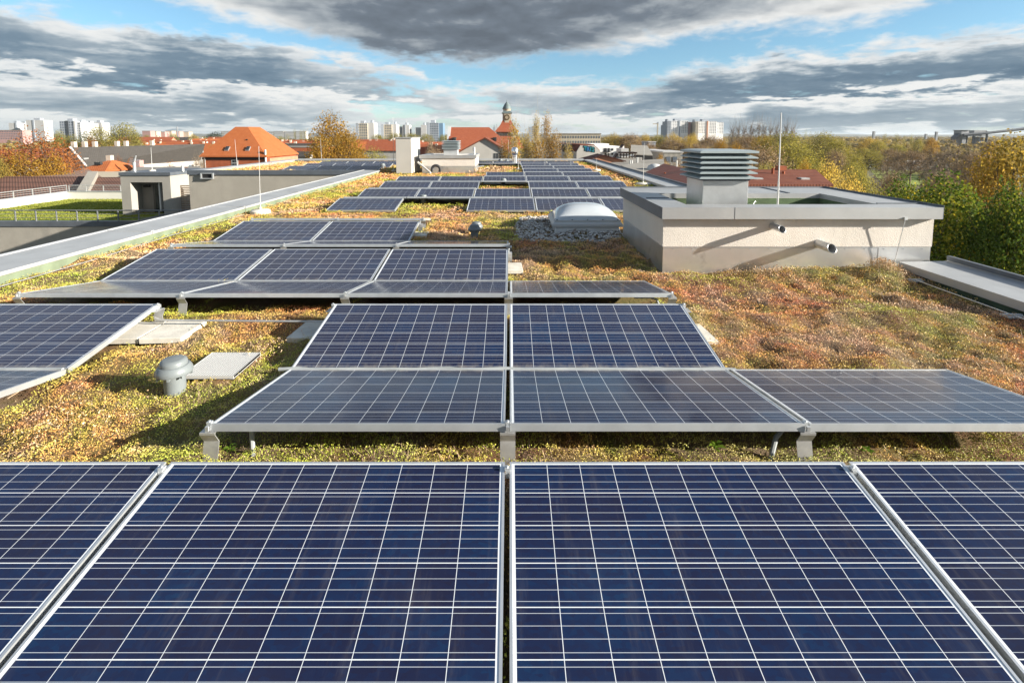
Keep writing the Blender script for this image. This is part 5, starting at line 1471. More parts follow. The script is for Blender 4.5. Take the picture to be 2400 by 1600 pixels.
roofplane('hall', 'flat tan roof rising behind the long brown ribbed roof', [(gx(-60, 58, 418), 56, gz(419.5, 56)), (gx(240, 56, 418), 56, gz(419.5, 56)), (gx(203, 74, 398), 74, gz(397, 74)), (gx(-30, 80, 415), 80, gz(414, 80))], 'tile_tan')
roofplane('hall', 'flat grey roof with small flues behind the stair house', [(gx(300, 62, 410), 62, gz(410, 62)), (gx(450, 62, 410), 62, gz(410, 62)), (gx(470, 84, 394), 84, gz(393, 84)), (gx(318, 84, 394), 84, gz(394, 84))], 'flat_roof')
roofplane('hall', 'low orange roof strip behind the stair house roof', [(gx(350, 58, 407), 56, gz(409, 56)), (gx(440, 56, 404), 56, gz(406, 56)), (gx(440, 60, 398), 60, gz(396.5, 60)), (gx(362, 60, 404), 60, gz(404, 60))], 'tile_orange')
# --- red roofs of the old town left of centre (distant)
HG = 'distant red roofed houses'
spots = [(345, 322, 330, 200), (372, 330, 300, 190), (405, 334, 250, 220), (432, 331, 270, 170), (458, 336, 230, 200), (485, 330, 300, 150), (512, 326, 330, 170), (520, 338, 210, 120), (362, 339, 230, 240), (330, 340, 220, 200),
         (655, 329, 250, 200), (680, 331, 235, 180), (705, 333, 220, 160), (672, 340, 170, 150), (900, 328, 260, 200), (925, 331, 230, 190), (1000, 334, 210, 170), (1030, 340, 180, 150), (860, 333, 240, 150), (545, 322, 380, 200)]
lbs = ['red roofed house near the olive tree on the old town skyline', 'red roofed house behind the grey row house ridge', 'broad red roofed house above the grey row house', 'red house with pale gable in the old town cluster', 'orange roofed house next to the hip roof apex side',
       'small red roofed house under the dark pine crowns', 'red roof strip below the dark pines', 'red roofed house touching the edge of the hip roof', 'long red roof just above the grey ridge', 'red roofed house beside the big olive tree',
       'red roofed house past the sunlit hip roof slope', 'middle red roof between the hip roof and the golden tree', 'red roof partly behind the golden tree', 'dark red brick house before the golden tree', 'red roofed house with white dormers next to the tall grey box', 'red roof meeting the tall grey box', 'red roof seen between tall box and cowl', 'low red roof behind the bare shrubs by the cowl', 'red roof tucked behind the golden tree crown', 'most distant red roof by the white slab']
for (px, py, Y, wd), lb in zip(spots, lbs):
    s_ = wd / 10.0 * Y / 300 + 6
    cs = ((random.uniform(-s_ * .3, s_ * .3), random.uniform(-1, 1), 1.2), (random.uniform(-s_ * .3, s_ * .3), random.uniform(-1, 1), 1.0))
    zr_ = gz(py, Y)
    gable('house', lb, 'house', (gx(px, Y, py), Y), s_ * 1.25, 10, zr_ - 4.2, zr_, R(random.choice((0, 4, -6, 10))), random.choice(('tile_red', 'tile_orange', 'tile_red')), random.choice(('plaster_cream', 'brick_pale', 'plaster_white')), chim=cs)
# dark and pale roofs between them
for px, py, Y, s_, mt, lb in ((350, 330, 380, 30, 'tile_grey', 'dark roofed long building on the old town skyline'), (400, 322, 480, 40, 'tile_grey', 'far grey roofed building below the pink slabs'), (430, 322, 520, 40, 'tile_pale', 'far pale roofed building below the cream slabs'),
                              (690, 338, 150, 14, 'tile_grey', 'dark roof edge beside the red brick house before the golden tree')):
    gable('house', lb, 'house', (gx(px, Y, py), Y), s_, 12, gz(py, Y) - 3.5, gz(py, Y), 0, mt, 'plaster_cream')
r = gable('house', 'dark red brick house with a pale parapet to the side of the orange hip roof', 'house', (gx(722, 150, 345), 152), 11, 12, gz(346, 146), gz(342, 150), 0, 'flat_roof', 'brick_red', over=.1)
# --- red school roof, its grey gabled wing and the clock tower
Ys = 165.0
r = empty('school_building', (gx(1110, Ys, 330), Ys, STREET), 'long red tiled school roof with two tiny dormers before the clock tower', 'building')
cx_, cy_ = gx(1110, Ys, 330), Ys
def rl(px, py, Y): q_ = P(px, py, Y); return (q_.x - cx_, q_.y - cy_, q_.z - STREET)
m = MB(); fr = 160.0; rb = 172.0
m.prism([rl(1046, 364, fr), rl(1222, 364, fr), rl(1146.5, 300.5, rb), rl(1056, 300.5, rb)], (0, 0, .3))
bk = 184.0
a_, b_, c_, d_ = rl(1222, 364, fr), rl(1146.5, 300.5, rb), rl(1150, 345, bk), rl(1200, 345, bk)
m.prism([a_, (a_[0] - 1, bk - cy_, a_[2]), b_], (0, 0, .3))
m.prism([rl(1056, 300.5, rb), rl(1146.5, 300.5, rb), (b_[0], bk - cy_, a_[2]), (rl(1056, 300.5, rb)[0], bk - cy_, a_[2])], (0, 0, .3))
rf = m.build('roof', M['tile_red'], r)
m = MB(); e0, e1 = rl(1047, 364, fr), rl(1221, 364, fr)
m.box(e0[0] + .3, e1[0] - .5, fr - cy_ + .3, bk - cy_ - .3, 0, e0[2] - .02); m.build('wall', M['brick_pale'], r)
m = MB(); q0, q1, = rl(1044, 364, fr - .2), rl(1053, 300, rb - .2)
m.prism([(q0[0], q0[1], q0[2] - .5), (q0[0] + 1.0, q0[1], q0[2] - .5), (q1[0] + .6, q1[1], q1[2] + .4), (q1[0] - .4, q1[1], q1[2] + .4)], (0, .6, 0))
m.build('gable_parapet', M['tower_white'], rf)
for px in (1065, 1160):
    c_ = rl(px, 327, 165.5); m = MB(); m.box(c_[0] - .55, c_[0] + .55, c_[1] - .6, c_[1] + 1.6, c_[2] - .6, c_[2] + .7); dm = m.build('dormer', M['tile_grey'], rf)
    m = MB(); m.box(c_[0] - .35, c_[0] + .35, c_[1] - .66, c_[1] - .605, c_[2] - .35, c_[2] + .45); m.build('window', M['dark_glass'], dm)
Yg = 125.0
ap, lf_, rt = P(1136.5, 325, Yg), P(1064, 364, Yg), P(1209, 368, Yg)
r = empty('gabled_wing', (ap.x, Yg, STREET), 'pale grey gabled building with a small barred window before the red school roof', 'building')
def ra(p, dy=0): return (p.x - ap.x, p.y - Yg + dy, p.z - STREET)
m = MB(); m.prism([(lf_.x - ap.x, 0, 0), (rt.x - ap.x, 0, 0), ra(rt), ra(ap), ra(lf_)], (0, 14, 0)); m.build('wall', M['plaster_cream'], r)
m = MB(); ov = Vector((-.9, -.5, -.55)); ov2 = Vector((.9, -.5, -.6))
m.prism([ra(lf_ + ov), ra(ap + Vector((0, -.5, .05))), ra(ap + Vector((0, 15, .05))), ra(lf_ + Vector((-.9, 15, -.55)))], (0, 0, .3))
m.prism([ra(ap + Vector((.01, -.5, .05))), ra(rt + ov2), ra(rt + Vector((.9, 15, -.6))), ra(ap + Vector((.01, 15, .05)))], (0, 0, .3)); m.build('roof', M['tile_rust'], r)
for px in (1161, 1168.5, 1176.5):
    c_ = P(px, 366.5, Yg); m = MB(); m.box(c_.x - ap.x - .38, c_.x - ap.x + .38, -.06, .1, c_.z - STREET - .75, c_.z - STREET + .75); wn_ = m.build('window', M['dark_glass'], r)
    m = MB(); m.box(c_.x - ap.x - .02, c_.x - ap.x + .02, -.09, -.061, c_.z - STREET - .75, c_.z - STREET + .75)
    for k in (-.25, .25): m.box(c_.x - ap.x - .38, c_.x - ap.x + .38, -.095, -.091, c_.z - STREET + k - .02, c_.z - STREET + k + .02)
    m.build('glazing_bars', M['white_paint'], wn_)
# clock tower
Yc = 186.0
tcx = gx(1188, Yc, 276)
r = empty('clock_tower', (tcx, Yc, STREET), 'clock tower with a copper dome above a steep red roof', 'tower')
def tz(py): return gz(py, Yc) - STREET
def tw(px): return gx(px, Yc, 300) - tcx
u = lambda px: px * Yc / FPX
m = MB(); h = u(9.8)
m.frustum((-h * 1.02, h * 1.02, -h * 1.02, h * 1.02, tz(300)), (-h, h, -h, h, tz(267)))
m.build('shaft', M['brick_pale'] if False else M['tower_cream'], r)
m = MB(); m.box(-u(5), u(5), -h - .45, -h - .001, tz(288), tz(284)); m.box(-u(6), u(6), -h - .25, -h - .002, tz(284) + .001, tz(267)); m.build('clock_bay', M['tower_cream'], r)
cz = tz(275.7)
def disc(rad, y0, y1, n=28, rin=0.0):
    m = MB()
    for k in range(n):
        a0, a1 = 2 * math.pi * k / n, 2 * math.pi * (k + 1) / n
        pp = [(rad * math.cos(a0), y0, cz + rad * math.sin(a0)), (rad * math.cos(a1), y0, cz + rad * math.sin(a1)), (rin * math.cos(a1), y0, cz + rin * math.sin(a1)), (rin * math.cos(a0), y0, cz + rin * math.sin(a0))]
        m.prism(pp if rin else pp[:3], (0, y1 - y0, 0))
    return m
M['clock_ring'] = plain('clock_ring', (.045, .032, .022), .5, .2, .2, 3)
M['clock_gold'] = plain('clock_gold', (.42, .30, .12), .4, .5, .2, 3)
face = disc(u(3.4), -h - .42, -h - .27).build('clock_face', M['tower_cream'], r)
disc(u(6.6), -h - .40, -h - .27, rin=u(3.45)).build('ring', M['clock_ring'], face)
m = MB()
for k in range(12):
    a_ = k * math.pi / 6; c_, s_ = math.cos(a_), math.sin(a_); r0, r1, w2 = u(4.1), u(6.0), .07
    m.prism([(c_ * r0 - s_ * w2, -h - .43, cz + s_ * r0 + c_ * w2), (c_ * r0 + s_ * w2, -h - .43, cz + s_ * r0 - c_ * w2), (c_ * r1 + s_ * w2, -h - .43, cz + s_ * r1 - c_ * w2), (c_ * r1 - s_ * w2, -h - .43, cz + s_ * r1 + c_ * w2)], (0, .025, 0))
m.build('hour_marks', M['clock_gold'], face)
m = MB()
for a_, l_ in ((R(60), u(4.6)), (R(-20), u(3.0))):
    c_, s_ = math.cos(a_), math.sin(a_); m.prism([(-s_ * .08, -h - .47, cz + c_ * .08), (s_ * .08, -h - .47, cz - c_ * .08), (c_ * l_, -h - .47, cz + s_ * l_)], (0, .03, 0))
m.build('hands', M['clock_gold'], face)
M['copper'] = plain('patinated_copper', (.13, .165, .165), .55, .2, .2, .8, spec=.4)
m = MB(); hh_ = u(12)
m.frustum((-hh_, hh_, -hh_, hh_, tz(266.9)), (-hh_, hh_, -hh_, hh_, tz(265.5))); m.frustum((-hh_, hh_, -hh_, hh_, tz(265.4)), (-u(7.5), u(7.5), -u(7.5), u(7.5), tz(260)))
m.build('lower_roof', M['copper'], r)
MB().lathe([(u(8.6), tz(261)), (u(8.6), tz(257.2)), (u(10.2), tz(256.8)), (u(10.2), tz(255.9))], 20).build('lantern', M['tower_cream'], r)
MB().lathe([(u(10.6), tz(255.8)), (u(9.9), tz(253.5)), (u(8.6), tz(250.5)), (u(6.6), tz(246.5)), (u(4.2), tz(243)), (u(2.0), tz(240.5)), (u(.8), tz(239)), (u(.5), tz(236.5)), (u(.9), tz(235.8)), (u(.5), tz(235)), (u(.15), tz(233))], 24).build('dome', M['copper'], r, smooth=True)
m = MB(); b0 = u(28)
m.frustum((-b0, b0, -b0, b0, tz(309.5)), (-u(15.5), u(15.5), -u(15.5), u(15.5), tz(294))); m.frustum((-u(15.5), u(15.5), -u(15.5), u(15.5), tz(293.99)), (-u(10.2), u(10.2), -u(10.2), u(10.2), tz(283)))
m.build('roof', M['tile_red'], r)
m = MB(); m.box(-u(24), u(24), -u(24), u(24), 0, tz(309.6)); sw = m.build('wall', M['brick_pale'], r)
m = MB(); m.box(-u(25.5), u(25.5), -u(25.5), u(25.5), tz(319), tz(312)); m.build('cornice', M['tile_grey'], sw)
m = MB(); b0 = u(40); m.frustum((-b0, b0, -u(25.4) - 6, u(25), tz(346)), (-u(24.5), u(24.5), -u(25.4), u(24), tz(319.1))); m.build('skirt_roof', M['tile_red'], r)
# --- graffiti gable (mansard end wall), white modern flats
Yf = 82.0
pr = [(1351, 374), (1351.5, 356), (1360.5, 341), (1393, 341), (1407, 355), (1408, 374)]
c0 = P(1380, 374, Yf)
r = empty('mansard_building', (c0.x, Yf, STREET), 'mansard building whose bare beige end wall carries teal graffiti', 'building')
pp = [(P(x, y, Yf).x - c0.x, 0, P(x, y, Yf).z - STREET) for x, y in pr]
pp[0] = (pp[0][0], 0, 0); pp[-1] = (pp[-1][0], 0, 0)
m = MB(); m.prism(pp, (0, .5, 0)); wl = m.build('wall', M['plaster_cream'], r)
m = MB()
q_ = [Vector(p_) for p_ in pp]
for k in (1, 2, 3): m.prism([tuple(q_[k] + Vector((0, .501, -.02))), tuple(q_[k + 1] + Vector((0, .501, -.02))), tuple(q_[k + 1] + Vector((-5.0, 26, -.02))), tuple(q_[k] + Vector((-5.0, 26, -.02)))], (0, 0, .2))
rf = m.build('roof', M['tile_rust'], r)
m = MB(); m.prism([(pp[0][0], .51, 0), (pp[1][0], .51, pp[1][2] - .1), (pp[1][0] - 5, 26, pp[1][2] - .1), (pp[0][0] - 5, 26, 0)], (.2, 0, 0)); m.build('side_wall', M['plaster_cream'], r)
for k in range(3):
    t_ = .18 + .27 * k; a_ = q_[1].lerp(q_[2], .45) + Vector((-5.0 * t_ - .3, 26 * t_, 0))
    m = MB(); m.box(a_.x - .9, a_.x + .6, a_.y - 1, a_.y + 1, a_.z - .6, a_.z + .8); dm = m.build('dormer', M['tile_grey'], rf)
M['teal'] = plain('teal_spray_paint', (.012, .17, .20), .6, 0, .35, 1.6)
M['blue_spray'] = plain('blue_spray_paint', (.02, .14, .32), .6, 0, .3, 1.6)
def letter(ch, px, py, hpx, mat, y, extra=0.0, tilt=0.0):
    cu = bpy.data.curves.new('graffiti_letter', 'FONT'); cu.body = ch; cu.size = hpx * Yf / FPX * 1.38; cu.extrude = .012; cu.offset = .045 + extra; cu.align_x = 'CENTER'
    cu.materials.append(M[mat])
    dg_ = bpy.context.evaluated_depsgraph_get()
    to = bpy.data.objects.new('tmp', cu); col.objects.link(to); dg_.update()
    me = bpy.data.meshes.new_from_object(to.evaluated_get(bpy.context.evaluated_depsgraph_get()))
    bpy.data.objects.remove(to)
    me.materials.clear(); me.materials.append(M[mat])
    o = link('graffiti_letter', me, wl); p_ = P(px, py, Yf)
    o.location = (p_.x - c0.x, y, p_.z - STREET); o.rotation_euler = (R(90), tilt, 0)
    return o
for ch, px, py, mt, tl in (('T', 1371.6, 352.5, 'teal', .05), ('R', 1378.5, 354, 'blue_spray', -.04), ('I', 1384.0, 353.5, 'teal', .05), ('2', 1389.5, 355.3, 'teal', .10)):
    letter(ch, px, py, 9.5, 'dark', -.014, .10, tl); letter(ch, px, py, 9.5, mt, -.040, .0, tl)
Yw = 108.0
c0 = P(1425, 360, Yw)
r = empty('white_flats', (c0.x, Yw, STREET), 'white modern flats with a small dark balcony behind the graffiti gable', 'building')
def wb(px0, px1, py0, py1, y0, y1, name, mat, parent, base=False, inset=0):
    a_, b_ = P(px0, py1, Yw), P(px1, py0, Yw)
    return MB().box(a_.x - c0.x, b_.x - c0.x, y0, y1, 0 if base else a_.z - STREET, b_.z - STREET).build(name, M[mat], parent)
wb(1396, 1459, 343.5, 380, 0, 11, 'wall', 'white_render', r, True); wb(1388, 1432, 337.5, 343.4, 2, 10, 'roof_storey', 'white_render', r)
for a_ in ((1415, 1422, 347.5, 355.5), (1424.5, 1429.5, 347.5, 356), (1432.5, 1437.5, 348, 353), (1417, 1422, 359, 366), (1425, 1427.5, 359, 367), (1432.5, 1437, 359, 363.5), (1451, 1456, 348, 352)):
    wb(*a_, -.06, .05, 'window', 'dark_glass', r)
bl = wb(1412, 1430, 355.6, 356.6, -1.3, -.01, 'balcony', 'dark', r)
for k in range(10): wb(1412.2 + k * 1.95, 1412.5 + k * 1.95, 352.3, 355.6, -1.3, -1.24, 'baluster', 'dark', bl)
wb(1412, 1430, 351.9, 352.4, -1.31, -1.23, 'handrail', 'dark', bl)
# big pale roof beside the conifer
Yr = 100.0
r, rf = roofplane('barn', 'building with a broad pale grey roof beside the dark conifer', [P(1478, 362.5, Yr), P(1530, 365.5, Yr), P(1517, 343.5, Yr + 9), P(1479, 341.5, Yr + 9)], 'tile_pale', wall='dark')
m_ = roofplane('barn', 'small steep dark roofed gable next to the conifer', [P(1436, 371, 90), P(1441, 371, 88), P(1463, 341, 90), P(1456, 341, 92)], 'wood_dark', wall='plaster_cream')
q_ = P(1465, 352, 86); a_, b_ = P(1456, 357, 86), P(1473.5, 348.5, 86)
tag(MB().box(a_.x, b_.x, 86, 90, STREET, b_.z).build('white_gable_box', M['tower_white']), 'small white flat topped building in front of the dark gable', 'building')
r = empty('roof_pergola', (P(1472, 368, 78).x, 78, gz(371, 78)), 'weathered dark timber pergola on a rooftop below the conifer', 'pergola')
x0, x1 = P(1455, 368, 78).x - r.location.x, P(1488.5, 368, 78).x - r.location.x
for k in range(6):
    xx = x0 + (x1 - x0) * k / 5; MB().box(xx - .06, xx + .06, -.06, .06, 0, gz(360, 78) - r.location.z).build('post', M['wood_dark'], r)
hh_ = gz(360, 78) - r.location.z
m = MB(); m.box(x0 - .1, x1 + .1, -.9, 1.5, hh_ + .001, hh_ + .14)
for k in range(14): m.box(x0 + (x1 - x0) * k / 13 - .05, x0 + (x1 - x0) * k / 13 + .05, -1.1, 1.7, hh_ + .141, hh_ + .24)
m.build('roof', M['wood_dark'], r)
MB().box(x0, x1, 1.0, 1.1, .3, hh_ * .8).build('back_screen', M['tower_grey'], r)
roofplane('house', 'low mauve walled building with a flat roof under the pergola', [P(1440, 386, 70), P(1500, 388, 70), P(1505, 372, 80), P(1446, 371, 80)], 'flat_roof', wall='tower_pink')
r = gable('house', 'small dark red roofed shed with a pink brick wall beside the far coping', 'house', (gx(1414, 64, 372), 66), 4.4, 5.0, gz(377, 64), gz(363.5, 66), R(90), 'tile_maroon_shaded', 'brick_pale', thick=.12)
roofplane('flat_roofs', 'pale flat roof with small vents beyond the far coping', [P(1390, 392, 58), P(1560, 404, 52), P(1555, 376, 70), P(1455, 381, 66)], 'flat_roof', wall='plaster_grey')
roofplane('flat_roofs', 'sunken flat roof between the coping and the maroon tiled roof', [P(1455, 392, 50), P(1530, 428, 40), P(1560, 400, 48), P(1500, 385, 56)], 'tile_pale', wall='plaster_grey')
for k, (px, py) in enumerate(((1477, 379), (1481, 379), (1505, 388.5), (1509, 388.5), (1494, 372), (1586, 379))):
    q_ = P(px, py, 60); m = MB(); m.tube([(q_.x, 60, q_.z - 1.2), (q_.x, 60, q_.z + .15)], .10, 8)
    tag(m.build('vent_pipe', M['white_paint']), 'thin white vent pipe on the flat roofs beyond the coping', 'pipe', 'white vent pipes on the flat roofs')
q_ = P(1535, 392.5, 47); m = MB(); m.lathe([(.75, -.2), (.75, .05), (.6, .28), (.3, .42), (.02, .46)], 20, c=(q_.x, 47, q_.z - .1)); tag(m.build('roof_light', M['white_paint'], smooth=True), 'white domed rooflight beside the maroon tiled roof', 'rooflight')
for px0, px1, py0, py1, Y, mt, lb in ((1527, 1560, 355, 372, 130, 'tower_white', 'white low building beside the broad pale roof'), (1555, 1600, 358, 372, 118, 'tile_pale', 'low pale hall roof behind the yellow bush'), (1520, 1537, 334, 352, 190, 'tower_grey', 'grey rounded building in front of the yellow trees')):
    a_, b_ = P(px0, py1, Y), P(px1, py0, Y)
    r = empty('low_building', ((a_.x + b_.x) / 2, Y, STREET), lb, 'building'); hw_ = (b_.x - a_.x) / 2
    MB().box(-hw_, hw_, 0, 10, 0, b_.z - STREET).build('wall', M[mt], r); MB().box(-hw_ - .2, hw_ + .2, -.2, 10.2, b_.z - STREET + .001, b_.z - STREET + .35).build('roof', M['tower_white'], r)
    windows(r, [(-hw_ * .5, -.02, b_.z - STREET - 1.6), (hw_ * .2, -.02, b_.z - STREET - 1.6)], 1.0, 1.2)
# --- red tiled neighbour beyond the near housing
Yn = 40.0
r = empty('red_roofed_house', (gx(1760, Yn, 420), Yn, STREET), 'red tiled neighbouring house with small roof windows behind the near shaft housing', 'house')
cx_, cy_ = gx(1760, Yn, 420), Yn
m = MB(); m.prism([rl(1640, 437, 39), rl(1953, 438, 39), rl(1911, 402, 44), rl(1640, 402, 44)], (0, 0, .18))
bk_ = [rl(1640, 402, 44), rl(1911, 402, 44)]
m.prism([bk_[0], bk_[1], (rl(1953, 438, 39)[0], 10, rl(1640, 437, 39)[2]), (bk_[0][0], 10, rl(1640, 437, 39)[2])], (0, 0, .18))
rf = m.build('roof', M['tile_rust'], r)
q0, q1 = rl(1640, 438, 39.3), rl(1950, 438, 39.3)
MB().box(q0[0] + .2, q1[0] - .2, -.7, 9.6, 0, q0[2] - .05).build('wall', M['plaster_white'], r)
MB().box(q0[0], q1[0] + .1, -1.18, -1.0, q0[2] - .16, q0[2] - .03).build('gutter', M['alu_dull'], r)
for px in (1774, 1883):
    c_ = rl(px, 425, 40.8); MB().box(c_[0] - .36, c_[0] + .36, c_[1] - .3, c_[1] + .3, c_[2] + .05, c_[2] + .3).build('roof_window', M['alu_dull'], rf)
for px, py in ((1811, 403), (1836, 411)):
    c_ = rl(px, py, 42.5); MB().tube([(c_[0], c_[1], c_[2] - .3), (c_[0], c_[1], c_[2] + .35)], .12, 8).build('vent_pipe', M['tile_red'], rf)
c_ = rl(1830, 398, 44); MB().box(c_[0] - .35, c_[0] + .35, c_[1] - .3, c_[1] + .3, c_[2] - .5, c_[2] + .35).build('chimney', M['brick_red'], rf)
r, rf = roofplane('maroon_roofed_house', 'shaded maroon tiled roof beside the coping and the ventilation cowl', [P(1512, 408.5, 36), P(1602, 438, 30), P(1660, 412, 38), P(1556, 387.5, 44)], 'tile_maroon_shaded', .15, cat='house')
m = MB(); a_, b_ = P(1512, 408, 36) + Vector((0, 0, .17)), P(1556, 387, 44) + Vector((0, 0, .17))
for k, (px, py) in enumerate(((1558, 408), (1570, 413))):
    q_ = P(px, py, 36); m = MB(); m.tube([(q_.x, 36, q_.z - .25), (q_.x, 36, q_.z + .12)], .07, 8); tag(m.build('vent_pipe', M['tile_red'], smooth=True), ['upper small red vent on the maroon tiled roof', 'lower small red vent on the maroon tiled roof'][k], 'pipe')
# --- far industry, crane, mast, containers
Yi = 520.0
def ib(px0, px1, py0, py1, y0, y1): a_, b_ = P(px0, py1, Yi), P(px1, py0, Yi); return MB().box(a_.x, b_.x, Yi + y0, Yi + y1, a_.z, b_.z)
M['ind_grey'] = plain('industrial_cladding', (.25, .26, .27), .8, 0, .15, .1)
M['ind_dark'] = plain('dark_cladding', (.085, .095, .11), .8, 0, .15, .1)
r = empty('silo_tower', (0, 0, 0), 'grey factory silo tower on the skyline with a dark base', 'factory')
ib(2251, 2269.5, 306, 316, -1, 8).build('silo', M['ind_grey'], r); ib(2254, 2265, 316.2, 342, 0, 7).build('base', M['ind_grey'], r); ib(2265.2, 2269, 316.2, 342, 0, 7).build('stair', M['ind_dark'], r); ib(2250.5, 2270, 305, 305.9, -2, 9).build('roof', M['ind_dark'], r)
m = MB(); a_, b_ = P(2240, 324, Yi), P(2252, 314, Yi); m.prism([(a_.x, Yi, a_.z - 2), (b_.x, Yi, b_.z - 2), (b_.x, Yi, b_.z + 1), (a_.x, Yi, a_.z + 1)], (0, 6, 0)); m.build('chute', M['ind_dark'], r)
r = empty('bunker_house', (0, 0, 0), 'pale boxy bunker house on dark stilts beside the silo tower', 'factory')
ib(2287, 2318, 305.5, 319.5, 2, 12).build('casing', M['ind_grey'], r); ib(2289, 2292, 319.6, 345, 3, 6).build('leg', M['ind_dark'], r); ib(2311, 2313, 308, 345, -1, 1).build('leg', M['ind_dark'], r); ib(2300, 2312, 321, 342, 3, 10).build('base', M['ind_grey'], r)
m = MB(); m.tube([P(2258, 316.5, Yi - 2), P(2318, 311.5, Yi - 4), P(2420, 300, Yi - 6)], 1.5, 6)
r = tag(m.build('conveyor_bridge', M['ind_dark']), 'dark sloping conveyor bridge running from the silo tower into the golden tree', 'conveyor')
r = empty('tower_crane', (P(1541, 310, 650).x, 650, STREET), 'slim tower crane beside the white tower blocks', 'crane')
zc_ = gz(291.5, 650) - STREET
MB().box(-.7, .7, -.7, .7, 0, zc_).build('mast', M['tower_cream'], r); MB().box(P(1530, 292, 650).x - r.location.x, .8, -.5, .5, zc_ + .01, zc_ + 1.0).build('jib', M['tower_cream'], r)
MB().box(-.9, .9, -.9, .9, zc_ + 1.01, zc_ + 3).build('cab', M['tower_grey'], r)
for px, py0, py1, lb in ((416, 297, 318, 'tiny lattice mast above the pink slabs'), (2049, 308, 319, 'thin far chimney on the eastern horizon'), (2196, 309, 318, 'small far tower on the wooded horizon'), (2172, 314, 318, 'squat far tower on the wooded horizon')):
    a_, b_ = P(px, py1, 900), P(px, py0, 900); w2 = .7 if py1 - py0 > 12 else 1.6
    tag(MB().box(a_.x - w2, a_.x + w2, 900, 900 + 2 * w2, STREET, b_.z).build('far_mast', M['ind_grey']), lb, 'mast')
M['cont_red'] = plain('orange_red_paint', (.42, .10, .05), .6, 0, .15, .5)
for k, (px0, px1, py0, py1, mt) in enumerate(((2071, 2082, 375, 381, 'cont_red'), (2083, 2093, 374, 380, 'cont_red'), (2094, 2106, 376, 382, 'tower_white'), (2124, 2140, 377, 384, 'cont_red'), (2142, 2176, 376, 382, 'tower_white'), (2170, 2206, 380, 386, 'tower_white'))):
    Y = 285; a_, b_ = P(px0, py1, Y), P(px1, py0, Y); hh_ = b_.z - a_.z
    m = MB(); m.box(a_.x, b_.x, Y + k * 2, Y + k * 2 + 3, STREET, STREET + 2.9); 
    for j in range(12): m.box(a_.x + (b_.x - a_.x) * (j + .3) / 12, a_.x + (b_.x - a_.x) * (j + .6) / 12, Y + k * 2 - .06, Y + k * 2 - .001, STREET + .1, STREET + 2.8)
    tag(m.build('container', M[mt]), ['orange red container at the near end of the field', 'second orange red container touching the first', 'short white container between the red ones', 'separate orange red container behind the bare tree', 'long white container behind the green crowns', 'long white container set slightly forward'][k], 'container')
a_, b_ = P(2054, 426, 165), P(2072, 421, 165)
